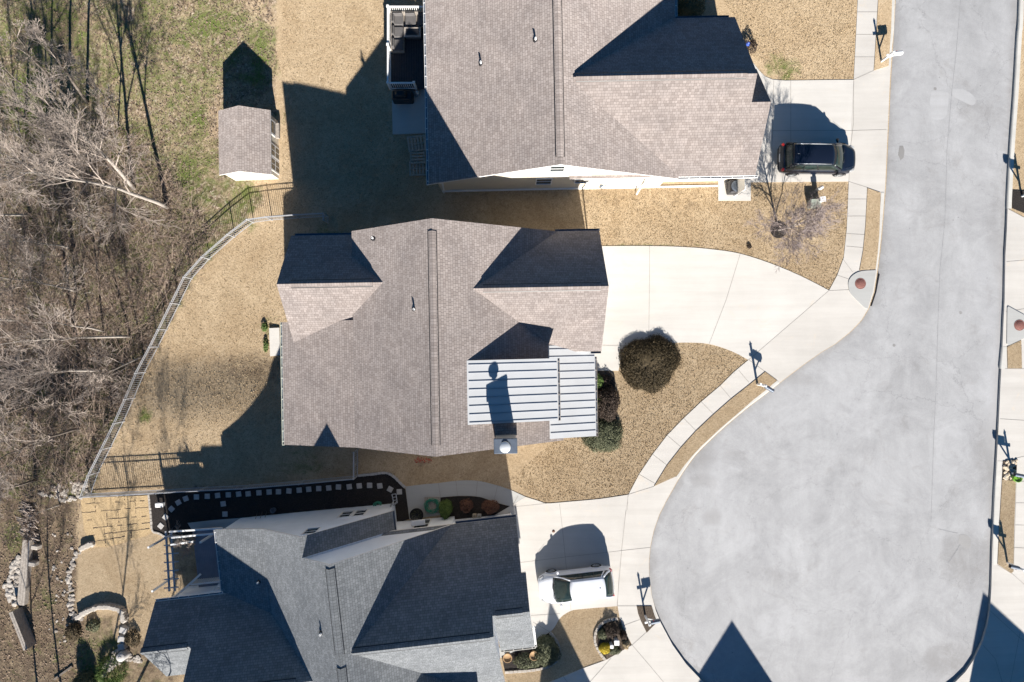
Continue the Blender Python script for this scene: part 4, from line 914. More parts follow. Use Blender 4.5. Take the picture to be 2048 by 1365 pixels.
walls('wall', F3, 'v', q(330.6)+.15, VE-.3, clip_prof(mainw, q(-605)+.3, mainw[-1][0]-.3), H3, M_SIDE_WHITE, -3.5)
# garage wings share their north slope
gs3 = (7.3-2.5)/(q(484)-q(330)); g1 = [(q(330), 2.5), (q(484), 7.3), (q(484)+4.9, 2.4)]
h459 = 2.5+gs3*q(459-330); g2 = [(q(330), 2.5), (q(459), h459), (q(568), 3.1)]
roof('garage_roof', F3, 'u', q(-330), q(-85.7), g1, H3, M_SH_GREY)
roof('front_gable_roof', F3, 'u', q(-85.7)+.003, q(-30), g2, H3, M_SH_GREY)
h408 = 2.5+gs3*q(409-330); g3 = [(q(409), h408), (q(459), h459), (q(568), 3.1)]
roof('front_gable_roof', F3, 'u', q(-30)+.003, q(-22), g3, H3, M_SH_GREY)
walls('wall', F3, 'u', q(-320), q(-95), clip_prof(g1, q(342), q(484)+4.4), H3, M_SIDE_WHITE, -1)
walls('wall', F3, 'u', q(-95), q(-40), clip_prof(g2, q(342), q(459)+.2), H3, M_SIDE_WHITE, -1, .22)
gutter(F3, (mainw[-1][0], q(330), 2.5), (q(-30), q(330), 2.5), H3, (0, -1), M_SLATE); gutter(F3, (q(-85), q(568), 3.1), (q(-22), q(568), 3.1), H3, (0, 1), M_KERB); gutter(F3, (q(-22), q(525), 3.6), (q(-22), q(566), 3.2), H3, (1, 0), M_KERB)
gutter(F3, (q(-605), q(295), 1.8), (q(-605), q(417), 1.8), H3, (-1, 0)); gutter(F3, (q(-262), q(295), 2.26), (q(-262), q(330), 2.26), H3, (1, 0), M_SLATE)
# back wings share their north slope
ws = .93; vN = q(417.6)
w1 = [(vN, 1.9), (q(547), 1.9+ws*q(547-417.6)), (q(547)+4.0, 1.9+ws*q(547-417.6)-3.72)]
w2 = [(vN, 1.9), (q(486), 1.9+ws*q(486-417.6)), (q(566), 1.6)]
roof('back_wing_roof', F3, 'u', q(-642), q(-380), w1, H3, M_SH_GREY); roof('back_porch_roof', F3, 'u', q(-734), q(-642)-.003, w2, H3, M_SH_GREY)
walls('wall', F3, 'u', q(-642)+.12, q(-390), clip_prof(w1, vN+.3, q(547)+3.6), H3, M_SIDE_WHITE, -3.5)
for u_, v_ in ((-722, 428), (-722, 556)): mb = MB(); mb.box(F3.W(q(u_), q(v_), -3), (.15, .15, 4.6), F3.t); mesh('porch_post', mb, M_TRIM, H3)
gutter(F3, (q(-734), vN, 1.9), (q(-605), vN, 1.9), H3, (0, -1)); gutter(F3, (q(-700), q(566), 1.6), (q(-645), q(566), 1.6), H3, (0, 1), M_KERB)
ridge_vent(F3, (q(-339.5), q(338), 7.72), (q(-339.5), q(480), 7.72), H3, M_SH_GREY, .22, .85)
ridge_vent(F3, (q(-339.5), q(502), 7.72), (q(-339.5), 20.0, 7.72), H3, M_SH_GREY, .22, .85)
ridge_vent(F3, (q(-322), q(484), 7.3), (q(-92), q(484), 7.3), H3, M_SH_GREY, .19, .95, 'u'); ridge_vent(F3, (q(-80), q(459), h459), (q(-34), q(459), h459), H3, M_SH_GREY, .19, .95, 'u')
ridge_vent(F3, (q(-735), q(486), w2[1][1]), (q(-650), q(486), w2[1][1]), H3, M_SH_GREY, .19, .9, 'u'); ridge_vent(F3, (q(-640), q(547), w1[1][1]), (q(-440), q(547), w1[1][1]), H3, M_SH_GREY, .19, .9, 'u')
def h3main(x, y):
    z = 5.0
    for _ in range(25):
        u = F3.uv(x, y, z)[0]; pr = mainw
        for (a, b), (c, d) in zip(pr, pr[1:]):
            if a <= u <= c: z = b+(d-b)*(u-a)/(c-a)
    return z
vent_pipe(518, 1164, h3main(518, 1164), H3); vent_pipe(643, 1266, h3main(643, 1266), H3)
v3 = q(294.5)+.12
window(F3, v3, [(675, 1037), (697, 1034), (709, 1023), (687, 1026)], H3); window(F3, v3, [(703, 1034.5), (725, 1031), (737, 1020), (716, 1023)], H3); window(F3, v3, [(601, 1073), (630, 1065), (642, 1057), (616, 1059.5)], H3, panes=2)
# entrance in the recess between the two north walls
wv3 = q(330.6)+.15
window(F3, wv3, None, H3, uvh=(q(-238)+.3, q(-238)+1.15, 0.1, 2.0), panes=2)
mb = MB(); mb.box(F3.W(q(-262)+1.35, wv3-.28, 1.65), (.85, .34, .10), F3.t, 0, 1, .02); mesh('door_canopy', mb, M_WHITE, H3)
downspout(F3, [(q(-40), q(331), 2.35), (q(-42), q(340), 1.9), (q(-42), q(341), .1)], H3)
# dormer off the east slope, its upwind corner shades the roof below
walls('wall', F3, 'u', q(-734)+.35, q(-642)+.118, clip_prof(w2, vN+.3, q(566)-.3), H3, M_SIDE_WHITE, -3.5)
roof('dormer_roof', F3, 'v', 20.3, 24.2, [(q(-272), 6.4), (q(-128), 5.2)], H3, M_METALROOF, M_METALROOF, .1)
walls('wall', F3, 'v', 20.4, 24.1, [(q(-240), 6.1), (q(-138), 5.25)], H3, M_SIDE_WHITE, 1.5, .12)

# ---- neighbouring houses just outside the picture whose shadows fall into it
def far_house(name, deg, c, ridge_h, half, length, sl_, axis, lab, sr_=None, half2=None):
    sr_ = sr_ or sl_; half2 = half2 or half
    F = Frame(deg); p = Vector((c[0], c[1], 0)); r = empty(name, (c[0], c[1], 0), lab, 'house', 'houses along the street')
    uc, vc = p.dot(F.eu), p.dot(F.ev); base = vc if axis == 'u' else uc; s_ = uc if axis == 'u' else vc
    pr = [(base-half, ridge_h-sl_*half), (base, ridge_h), (base+half2, ridge_h-sr_*half2)]
    roof('roof', F, axis, s_, s_+length, pr, r, M_SH_BROWN); walls('wall', F, axis, s_+.3, s_+length-.3, clip_prof(pr, pr[0][0]+.4, pr[2][0]-.4), r, M_SIDE_TAN, -.5)
    return r
far_house('neighbour_house', 0, (15.8, -29.4), 6.6, 5.2, 12, .71, 'v', 'tan house beyond the bottom edge whose gable shades the street', 1.17, 3.2)
far_house('neighbour_house', 0, (31.6, -28.0), 6.8, 2.4, 12, 1.57, 'v', 'tan house beyond the lower right corner shading the pavement', .61, 6.2)
far_house('neighbour_house', 12, (4.6, -29.4), 7.5, 2.7, 11, 1.87, 'v', 'tan front gable beyond the bottom edge beside the white car drive')
# ================================================================ YARD SURFACES
def bed(name, pix, m, top=0.03, lab=None, cat=None, step=1.0):
    o = sheet(name, pix, top, m, 0.1, step); struct(o); return o
bed('garden_bed', [(297, 990), (332, 984), (415, 978), (500, 974), (610, 966), (700, 960), (717, 952), (745, 949), (773, 946), (790, 956), (803, 972), (811, 979), (819, 1038), (795, 1046), (700, 1046), (600, 1050), (480, 1052), (395, 1072), (345, 1072), (318, 1070), (306, 1062)], M_MULCH)
bed('garden_bed', [(881, 995.5), (914, 993), (941.5, 993), (963.5, 995), (996.5, 1007), (1020, 1013), (1030, 1030), (881, 1045)], M_MULCH, 0.035)
bed('sod_patch', [(161, 996), (298, 991), (306, 1063), (290, 1072), (215, 1094), (185, 1093), (169, 1060)], M_STRAW, 0.035)
def seams():
    mb = MB()
    for (a, b) in [((162, 1008), (300, 1001)), ((163, 1026), (301, 1014)), ((165, 1042), (303, 1032)), ((167, 1058), (304, 1045)), ((172, 1072), (300, 1057)), ((182, 1084), (270, 1070)),
                   ((190, 994), (192, 1026)), ((214, 1024), (216, 1058)), ((250, 991), (251, 1017)), ((236, 1017), (239, 1048)), ((271, 1000), (273, 1030)), ((209, 1056), (212, 1092)), ((262, 1046), (264, 1076))]:
        n = 14
        for i in range(n):
            if random.random() < .35: continue
            p, q_ = [P(a[0]+(b[0]-a[0])*t+random.uniform(-.5, .5), a[1]+(b[1]-a[1])*t+random.uniform(-.7, .7)) for t in (i/n, (i+1)/n)]
            t = (q_-p).normalized(); s_ = Vector((-t.y, t.x, 0))*random.uniform(.012, .03); z = Vector((0, 0, .041))
            mb.poly([p+s_+z, p-s_+z, q_-s_+z, q_+s_+z])
    struct(mesh('sod_seams', mb, M_MULCH_B))
seams()
bed('patio', [(784, 180), (851, 178), (853, 268), (786, 270)], M_CONC_GREY, 0.10)
bed('garden_bed', [(1194, 742), (1219, 741.5), (1227, 748), (1229, 800), (1236, 850), (1180, 860), (1180, 745)], M_MULCH_B, 0.035)
bed('garden_bed', [(1003, 1312), (1040, 1300), (1066, 1284), (1083, 1275), (1100, 1265), (1112, 1280), (1119, 1302), (1113, 1322), (1090, 1335), (1045, 1341), (1010, 1344)], M_MULCH, 0.035)
bed('garden_bed', [(1238, 1237), (1247, 1262), (1262, 1289), (1212, 1320), (1199, 1305), (1189, 1285), (1190, 1262), (1204, 1245), (1222, 1238)], M_MULCH_B, 0.035)
bed('patio', [(376, 1046), (430, 1040), (483, 1036), (470, 1056), (386, 1062)], M_CONC_GREY, 0.06)
bed('ac_pad', [(1436, 361), (1501, 361), (1501, 402), (1436, 402)], M_CONC_NEW, 0.06)

# ---- borders of small blocks
def border(pix, lab, m=M_STONE_P, w_=0.14, h_=0.10, bl=0.22, n=4, top=0.0):
    pts = [P(*p) for p in smooth_line(pix, n)]; mb = MB(); acc = 0.0; L = [0]
    for a, b in zip(pts, pts[1:]): L.append(L[-1]+(b-a).length)
    k = 0; s = 0.0
    def at(d):
        for i in range(len(L)-1):
            if d <= L[i+1]: return pts[i].lerp(pts[i+1], (d-L[i])/max(1e-6, L[i+1]-L[i]))
        return pts[-1]
    r = empty('stone_edging', pts[len(pts)//2], lab, 'garden edging')
    blocks = 0
    while s < L[-1]:
        b_ = bl*random.uniform(.8, 1.2); a, b = at(s), at(min(L[-1], s+b_-.02))
        if (b-a).length > .05:
            an = atan2((b-a).y, (b-a).x)+random.uniform(-.05, .05); c = (a+b)/2
            mb.box((c.x, c.y, g(c.x, c.y)-.05+top), ((b-a).length, w_*random.uniform(.85, 1.1), h_+.05+random.uniform(-.01, .02)), an, 0, 1, .012)
        s += b_
    o = mesh('edging_blocks', mb, m, r); o['kind'] = 'stuff'
    return r
border([(298.5, 989), (300.5, 1010), (303, 1035), (305.5, 1062), (318, 1066), (330, 1073)], 'pale stone edging between the tan sod patch and dark mulch bed')
border([(717, 951), (745, 948.5), (772, 945.5), (788, 953), (801, 966), (811, 975)], 'grey block edging curving round the mulch bed below the middle house', M_PAVER, .16, .12, .26)
border([(1235, 1236.5), (1220, 1239), (1204, 1246), (1192, 1262), (1189, 1280), (1196, 1300), (1211, 1320)], 'pale block edging around the small front bed by the mailbox', M_STONE_P, .17, .12, .25)
border([(1100, 1265), (1113, 1281), (1119, 1300), (1114, 1320), (1092, 1334), (1060, 1340), (1010, 1344)], 'pale block edging around the shrub bed beside the porch', M_STONE_P, .17, .12, .27)
eb = border([(1218, 742), (1226, 746), (1228.5, 755), (1229, 775), (1230, 795)], 'thin black edging strip of the bed beside the metal porch roof', M_BLACKP, .05, .10, .5)

# ---- stepping stones
ST = [(457.4, 989.7), (478, 988.2), (497, 987.6), (518.6, 985.6), (539, 984.1), (557.6, 983.5), (578.5, 982), (599, 980.4), (618, 978.6), (638, 977.1), (658, 975.9), (677.4, 974), (699, 973.5), (719, 971.8), (739.6, 970.8), (760, 971.8), (780.6, 978.6), (799, 983.7), (447.2, 1007.7), (450.7, 1028.2), (372.4, 997.3), (393.8, 994), (415.4, 992.6), (436, 991), (357.6, 1005), (343.8, 1018), (332, 1034), (322.4, 1051.7)]
s0 = None
for i, (x, y) in enumerate(ST):
    p = P(x, y); rz = {22: 0.0}.get(i, random.uniform(-.08, .14)); rz = {16: -.5, 17: .05, 20: .35, 24: .5, 25: .8, 26: .95, 27: -.7}.get(i, rz)
    lab = 'square grey stepping stone in the curving row through black mulch'
    if s0 is None:
        mb = MB(); mb.box((0, 0, 0), (.33, .33, .06), 0, 0, 1, .01); s0 = mesh('stepping_stone', mb, M_PAVER, local=True); o = s0
    else: o = s0.copy(); COL.objects.link(o)
    o.location = (p.x, p.y, g(p.x, p.y)+.02); o.rotation_euler.z = rz; label(o, lab, 'stepping stone', 'stepping stones in the mulch bed')

# ================================================================ FENCE
def picket_fence():
    pts = [P(*p) for p in FENCE_B]; o = pts[10]
    r = empty('picket_fence', (o.x, o.y, o.z), 'grey metal picket fence curving round the back yard of the middle house', 'fence')
    HF = 1.28; pm = MB(); pm.box((0, 0, -.1), (.065, .065, HF+.14), 0, 0, 1, .008)
    def lf(x): return g(x)
    lf = gp
    posts = []
    for i, a in enumerate(pts):
        posts.append(a)
        if i < len(pts)-1:
            b = pts[i+1]; n = int((b-a).length/2.3)
            for k in range(1, n): posts.append(a.lerp(b, k/n))
    for i, a in enumerate(posts):
        mb = MB(); t = (posts[min(i+1, len(posts)-1)]-posts[max(0, i-1)]); an = atan2(t.y, t.x)
        mb.box((a.x, a.y, lf(a)-.1), (.065, .065, HF+.14), an, 0, 1, .006); mesh('post', mb, M_FENCE, r)
        if i < len(posts)-1:
            b = posts[i+1]; L = (b-a).length
            if L < .3: continue
            mb = MB(); za, zb_ = lf(a), lf(b)
            for zz in (.12, HF-.22, HF-.03): mb.bar((a.x, a.y, za+zz), (b.x, b.y, zb_+zz), .032, .035)
            n = int(L/.135)
            for k in range(1, n):
                p = a.lerp(b, k/n); z = za+(zb_-za)*k/n
                mb.bar((p.x, p.y, z+.06), (p.x+1e-4, p.y, z+HF-.01), .024, .024)
            mesh('picket_panel', mb, M_FENCE, r)
picket_fence()

# ================================================================ SHED
sw = [P(564, 356, -2.1), P(564, 0, -2.1)]
def shed():
    F = Frame(0.7); zb = gp(P(500, 290))-.05
    eh = zb+2.15; U = lambda x, y, h: F.uv(x, y, h)[0]; V = lambda x, y, h: F.uv(x, y, h)[1]
    we, ee = U(436, 230, eh), U(541, 300, eh); rh = zb+3.0; rx = U(480, 212, rh); vN, vS = V(479, 211.5, rh), V(486, 343, rh)
    rx = (we+ee)/2
    r = empty('garden_shed', F.W(rx, (vN+vS)/2, zb), 'small shed with brown shingle roof and white windowed doors behind the houses', 'shed')
    pr = [(we, eh-.05), (rx, rh), (ee, eh-.05)]
    roof('roof', F, 'v', vN, vS, pr, r, M_SH_BROWN, th=.1)
    wp = clip_prof(pr, we+.18, ee-.12); w_ = walls('wall', F, 'v', vN+.15, vS-.15, wp, r, M_SIDE_CREAM, zb-.3, .1)
    ux = ee-.12
    def wface(name, v0, v1, z0, z1, m, d0, d1, par):
        mb = MB(); a = F.W(ux+(d0+d1)/2, (v0+v1)/2, z0); mb.box(a, (d1-d0, abs(v1-v0), z1-z0), F.t, 0, 1, .006); return mesh(name, mb, m, par)
    L = vS-vN
    # double door with four dark panes, window with a flower box
    for k, (a, b) in enumerate(((.47, .68), (.69, .90))):
        d = wface('door', vN+L*a, vN+L*b, zb+.08, zb+1.95, M_WHITE, -.01, .03, r)
        for (c0, c1) in ((.12, .46), (.54, .88)):
            for z0, z1 in ((.30, .95), (1.10, 1.75)):
                x = wface('pane', vN+L*(a+(b-a)*c0), vN+L*(a+(b-a)*c1), zb+z0, zb+z1, M_GLASS, .025, .036, d)
    wn = wface('window', vN+L*.10, vN+L*.34, zb+.95, zb+1.75, M_TRIM, -.01, .04, r); wface('pane', vN+L*.13, vN+L*.31, zb+1.0, zb+1.7, M_GLASS, .035, .048, wn)
    fb = wface('flower_box', vN+L*.10, vN+L*.34, zb+.62, zb+.86, M_WOODGREY, .01, .22, r)
    wface('door_ramp', vN+L*.46, vN+L*.91, zb-.2, zb+.06, M_CONC_GREY, .05, .28, r)
shed()

# ================================================================ CARS
def car(name, lab, paint, dims, loc, rz, sunroof=False, rack=False):
    L, W_, zr, xc, xrf, xrr, xtb = dims   # length, width, roof height, cowl, roof front, roof rear, tail glass base
    r = empty(name, loc, lab, 'car'); r.rotation_euler.z = rz
    F_, B_ = L/2, -L/2; hw = W_/2; zb = .98
    st = [  # x, half width low, half width mid, z sill, half width belt, z belt, z deck
        (F_, .42*W_/1.84, .50, .34, .40, .60, .64), (F_-.06, .60, .66, .26, .55, .66, .72), (F_-.22, .76, .82, .22, .68, .73, .82), (F_-.55, hw-.06, hw-.02, .20, .78, .82, .92),
        (xc+.30, hw-.04, hw-.005, .20, hw-.10, .90, 1.0), (xc, hw-.04, hw, .20, hw-.085, .95, 1.06), (.6, hw-.045, hw, .20, hw-.08, zb, 1.05), (-.2, hw-.045, hw, .20, hw-.08, zb+.01, 1.06), (-1.0, hw-.045, hw, .20, hw-.08, zb+.03, 1.07),
        (-1.5, hw-.04, hw+.005, .21, hw-.09, zb+.05, 1.08), (xtb+.02, hw-.07, hw-.03, .24, hw-.13, zb+.06, 1.08), (B_+.10, hw-.14, hw-.07, .28, hw-.17, .95, 1.02), (B_+.02, hw-.26, hw-.17, .32, hw-.26, .80, .86), (B_, hw-.40, hw-.28, .36, hw-.38, .70, .72)]
    mb = MB(); rings = []
    for (x, wl, wm, zs, wb, zbt, zd) in st:
        half = [(0, zs), (wl*.8, zs), (wl, zs+.05), (wm, zs+.22), (wm, (zs+.22+zbt)/2), (wb+.03, zbt-.06), (wb-.03, zbt+.01), (wb*.75, zd-.015), (wb*.38, zd), (0, zd+.012)]
        ring = [(x, y, z) for y, z in half]+[(x, -y, z) for y, z in half[-2:0:-1]]; rings.append((len(mb.v), len(ring))); mb.v += ring
    for (a, n), (b, _) in zip(rings, rings[1:]):
        for k in range(n): mb.f.append((a+k, b+k, b+(k+1) % n, a+(k+1) % n)); mb.m.append(0); mb.sm.append(True)
    a, n = rings[0]; mb.f.append(tuple(a+k for k in range(n))); mb.m.append(0); mb.sm.append(True)
    a, n = rings[-1]; mb.f.append(tuple(a+n-1-k for k in range(n))); mb.m.append(0); mb.sm.append(True)
    body = mesh('body', mb, paint, r, local=True); md = body.modifiers.new('sub', 'SUBSURF'); md.levels = 1; md.render_levels = 2
    def grid(nm, fn, nu, nv, m, par, th=0.0, flip=False):
        g_ = MB()
        for i in range(nu+1):
            for j in range(nv+1): g_.v.append(fn(i/nu, j/nv))
        for i in range(nu):
            for j in range(nv):
                q_ = (i*(nv+1)+j, (i+1)*(nv+1)+j, (i+1)*(nv+1)+j+1, i*(nv+1)+j+1); g_.f.append(q_[::-1] if flip else q_); g_.m.append(0); g_.sm.append(True)
        o = mesh(nm, g_, m, par, local=True)
        if th: s_ = o.modifiers.new('thick', 'SOLIDIFY'); s_.thickness = th; s_.offset = -1
        return o
    wr = hw-.30   # roof half width
    def sidex(t): return xrf+(xrr-xrf)*t
    def rz_(x, y): 
        t = (x-xrr)/(xrf-xrr); return zr-.10*(y/wr)**2*.6-.06*(2*t-.9)**2*(1 if t > .45 else .8)
    def roofp(u, v):
        y = (v*2-1)*wr*(1.0-.10*(1-u)**2*0-.07*abs(u-.55)**1.5); x = xrf+(xrr-xrf)*u+(.10*(1-(y/wr)**2) if u < .02 else 0)-(0.05*(1-(y/wr)**2) if u > .98 else 0)
        return (x, y, rz_(xrf+(xrr-xrf)*u, y))
    rf = grid('roof_panel', roofp, 12, 10, paint, r, .03)
    def ws_(u, v):   # windscreen: u from roof to cowl
        yr, yc = (v*2-1)*wr*.955, (v*2-1)*(hw-.17); y = yr+(yc-yr)*u; e = (v*2-1)**2
        xr = xrf+.10*(1-e); xx = xc+.10*(1-e)+.03; x = xr+(xx-xr)*u; z0 = rz_(xrf, yr)-.004; z1 = 1.035-.02*e
        return (x, y, z0+(z1-z0)*u+.05*sin(pi*u))
    g1_ = grid('windscreen', ws_, 6, 8, M_CARGLASS, r, .01, flip=False)
    def rg(u, v):
        yr, yc = (v*2-1)*wr*.94, (v*2-1)*(hw-.19); y = yr+(yc-yr)*u; e = (v*2-1)**2
        x = xrr-.05*(1-e)+(xtb-.02-.05*(1-e)-(xrr-.05*(1-e)))*u; z0 = rz_(xrr, yr)-.004; z1 = 1.06
        return (x, y, z0+(z1-z0)*u+.03*sin(pi*u))
    grid('rear_window', rg, 4, 8, M_CARGLASS, r, .01, flip=True)
    for s_ in (1, -1):
        def sg(u, v):
            xt = xrf+(xrr-xrf)*u; xb = xc-.02+(xtb+.05-xc)*u
            y1 = wr*(1-.07*abs(u-.55)**1.5)-.002; y0 = hw-.125; z1 = rz_(xt, wr)-.01; z0 = zb+.02+.04*u
            return (xb+(xt-xb)*v, s_*(y0+(y1-y0)*v+.035*sin(pi*v)), z0+(z1-z0)*v)
        grid('side_window', sg, 10, 4, M_CARGLASS, r, .01, flip=(s_ > 0))
        def line(u0, v0, u1, v1, k=5): return [Vector(sg(u0+(u1-u0)*i/k, v0+(v1-v0)*i/k)) for i in range(k+1)]
        m2 = MB(); m2.tube(line(0.0, 0, 0.0, 1), .045, 6); m2.tube(line(0, 1, 1, 1, 8), .035, 6); m2.tube(line(1, 0, 1, 1), .06, 6); m2.tube(line(.9, 0, .93, 1), .05, 6)
        mesh('pillar', m2, paint, r, local=True)
        m2 = MB(); m2.tube(line(.42, 0.02, .42, .98), .035, 6); m2.tube(line(.70, 0.02, .72, .98), .03, 6); m2.tube(line(0, .01, 1, .01, 8), .018, 5); mesh('window_trim', m2, M_BLACKP, r, local=True)
        m2 = MB(); m2.box((xc-.28, s_*(hw+.10), .98), (.15, .22, .16), s_*.15, 0, .8, .03); m2.bar((xc-.25, s_*(hw-.1), 1.0), (xc-.27, s_*(hw+.05), 1.02), .05, .05); mesh('wing_mirror', m2, paint if not rack else M_BLACKP, r, local=True)
        m2 = MB(); m2.box((F_-.28, s_*(hw-.24), .60), (.34, .22, .13), s_*-.45, 0, .85, .03); mesh('headlight', m2, M_LAMPG, r, local=True)
        m2 = MB(); m2.box((B_+.13, s_*(hw-.17), .80), (.14, .20, .22), s_*.25, 0, .85, .03); mesh('tail_light', m2, M_TAIL, r, local=True)
        for xx in (F_-.90, B_+.92):
            m2 = MB(); n = 20; R0 = .335
            prof = [(.20, -.10), (R0-.04, -.11), (R0, -.08), (R0, .06), (R0-.04, .10), (.235, .10), (.225, .07)]
            i0 = len(m2.v)
            for rr, dy in prof:
                for k in range(n): m2.v.append((xx+rr*cos(2*pi*k/n), s_*(hw-.065+dy), R0+rr*sin(2*pi*k/n)))
            for j in range(len(prof)-1):
                for k in range(n):
                    q_ = (i0+j*n+k, i0+j*n+(k+1) % n, i0+(j+1)*n+(k+1) % n, i0+(j+1)*n+k); m2.f.append(q_ if s_ > 0 else q_[::-1]); m2.m.append(0); m2.sm.append(True)
            wh = mesh('wheel', m2, M_RUBBER, r, local=True)
            m2 = MB(); yy = s_*(hw+.022)
            for k in range(10):
                an = 2*pi*k/10; m2.bar((xx, yy, R0), (xx+.21*cos(an), yy-s_*.01, R0+.21*sin(an)), .035, .02)
            ring = [(xx+.225*cos(2*pi*k/20), yy-.01*s_, R0+.225*sin(2*pi*k/20)) for k in range(21)]; m2.tube(ring, .015, 5, 0, False)
            mesh('rim', m2, M_STEEL, wh, local=True)
            m2 = MB()
            arch = [(xx+.385*cos(a*pi/12), s_*(hw+.004), R0+.385*sin(a*pi/12)) for a in range(0, 13)]; m2.tube(arch, .03, 5, 0, True); mesh('wheel_arch', m2, M_BLACKP if rack else paint, r, local=True)
    m2 = MB(); m2.box((F_-.07, 0, .40), (.10, W_*.55, .20), 0, 0, .9, .03); mesh('grille', m2, M_BLACKP, r, local=True)
    m2 = MB(); m2.box((B_+.03, 0, .42), (.12, W_*.72, .12), 0, 0, .9, .03); mesh('rear_bumper', m2, M_BLACKP, r, local=True)
    m2 = MB(); m2.box((B_+.005, 0, .66), (.03, .5, .14), 0, 0, 1, .008); mesh('rear_panel', m2, M_STEEL, r, local=True)
    m2 = MB()
    for k in (-.25, .30): m2.tube([(xc+.10, k-.1, 1.055), (xc+.14, k+.15, 1.06), (xc+.05, k+.42, 1.07)], .012, 5)
    mesh('wiper', m2, M_BLACKP, r, local=True)
    m2 = MB(); m2.box((xrr+.28, .0, rz_(xrr+.28, 0)-.01), (.16, .04, .07), 0, 0, .5, .008); mesh('antenna_fin', m2, M_BLACKP if not rack else M_STEEL, r, local=True)
    # shut lines on the bonnet
    m2 = MB()
    for s_ in (1, -1): m2.tube([(xc+.25, s_*(hw-.24), 1.022), (F_-.55, s_*(hw-.30), .945), (F_-.25, s_*(hw-.42), .86)], .007, 4)
    mesh('bonnet_line', m2, M_BLACKP if rack else M_SEAM, r, local=True)
    if sunroof:
        def sr(u, v):
            y = (v*2-1)*.40; x = xrf-.14-.42*u; return (x, y, rz_(x, y)+.006)
        grid('sunroof', sr, 4, 6, M_CARGLASS, r, .01)
        m2 = MB(); pts = [Vector(sr(u, v))+Vector((0, 0, .002)) for u, v in ((0, 0), (0, .5), (0, 1), (.5, 1), (1, 1), (1, .5), (1, 0), (.5, 0), (0, 0))]; m2.tube(pts, .009, 4); mesh('sunroof_frame', m2, M_SEAM, r, local=True)
    if rack:
        for s_ in (1, -1):
            m2 = MB(); m2.tube([(xrf-.2-(xrf-xrr-.35)*k/6, s_*(wr-.03), rz_(xrf-.2-(xrf-xrr-.35)*k/6, wr)+.05) for k in range(7)], .018, 5); mesh('roof_rail', m2, M_STEEL, r, local=True)
        m2 = MB()
        for k in range(5):
            y = -.4+k*.2; m2.tube([(x, y, rz_(x, y)+.004) for x in (xrr+.15, xrr+.6, xrf-.75)], .012, 4)
        mesh('roof_ribs', m2, paint, r, local=True)
    else:
        m2 = MB(); m2.tube([(xrr+.35, (v/6*2-1)*(wr-.04), rz_(xrr+.35, (v/6*2-1)*(wr-.04))+.001) for v in range(7)], .006, 4); mesh('tailgate_line', m2, M_SEAM, r, local=True)
    return r
def carpaint(name, c, rough, coat, metal=0):
    m, n, b = newmat(name); tc = nd(n, 'ShaderNodeTexCoord'); nz = noise(n, tc.outputs['Object'], 1.2, 4, .6); r_ = ramp(n, [(.3, tuple(x*.92 for x in c)), (.7, c)]); lk(n, nz, 0, r_, 0); lk(n, r_, 0, b, 0)
    b.inputs['Roughness'].default_value = rough; b.inputs['Coat Weight'].default_value = coat; b.inputs['Coat Roughness'].default_value = .04; b.inputs['Metallic'].default_value = metal; return m
M_NAVY = carpaint('navy_black_paint', (.007, .010, .020), .22, .5); M_CARW = carpaint('pearl_white_paint', (.74, .76, .80), .35, .8)
M_LAMPG = glass_mat('lamp_lens', (.55, .56, .56), .1)
M_TAIL = simple('red_lens', (.45, .02, .02), .2, .15)
car('parked_car', 'dark navy car with sunroof parked on the top driveway', M_NAVY, (4.72, 1.86, 1.70, 1.32, .62, -1.86, -2.08), (18.78, 11.22, PAVE_T+.002), radians(-.5), True, True)
car('parked_car', 'white car parked on the driveway of the bottom house', M_CARW, (4.62, 1.84, 1.64, 1.32, .34, -1.66, -2.17), (3.93, -15.0, PAVE_T+.002), radians(186.8))

# ================================================================ STREET FURNITURE
def mailbox(base, dirpx, lab, dark=True, post_m=None):
    b = P(*base, 0); d = P(base[0]+dirpx[0], base[1]+dirpx[1], 0)-b; an = atan2(d.y, d.x)
    r = empty('mailbox', (b.x, b.y, 0.02), lab, 'mailbox', 'mailboxes along the kerb', an)
    mb = MB(); mb.box((0, 0, -.1), (.11, .11, 1.52), 0, 0, 1, .01); mb.box((0, 0, 1.42), (.14, .14, .03), 0, 0, 1, .005); mb.lathe((0, 0, 1.45), [(.03, 0), (.045, .04), (.03, .08), (.0, .1)], 10); mesh('post', mb, post_m or M_WHITE, r, local=True)
    mb = MB(); mb.bar((-.22, 0, .98), (.62, 0, .98), .10, .07); mb.bar((.04, 0, .50), (.50, 0, .98), .06, .06); mesh('support_arm', mb, post_m or M_WHITE, r, local=True)
    mb = MB(); n = 8; prof = [(-.11, 0), (-.11, .13)]+[(-.11*cos(pi*k/n), .13+.10*sin(pi*k/n)) for k in range(1, n)]+[(.11, .13), (.11, 0)]
    a = [(.12, y, 1.055+z) for y, z in prof]; b_ = [(.66, y, 1.055+z) for y, z in prof]; mb.poly(a); mb.poly(b_[::-1])
    for i in range(len(prof)): mb.poly([a[i], b_[i], b_[(i+1) % len(prof)], a[(i+1) % len(prof)]], 0, None, False)
    bx = mesh('box', mb, M_SLATE if dark else M_WHITE, r, local=True)
    mb = MB(); mb.box((.665, 0, 1.06), (.02, .20, .17), 0, 0, 1, .005); mb.box((.69, 0, 1.17), (.03, .04, .02)); mesh('door', mb, M_DARKMETAL if dark else M_BLUE, bx, local=True)
    mb = MB(); mb.box((.30, .12, 1.12), (.04, .012, .14)); mesh('flag', mb, M_TAIL, bx, local=True)
    return r
M_BLUE = simple('pale_blue_plastic', (.10, .28, .50), .4, .1)
mailbox((1761.5, 124), (28, -3), 'white post mailbox on the grass strip above the top driveway', False)
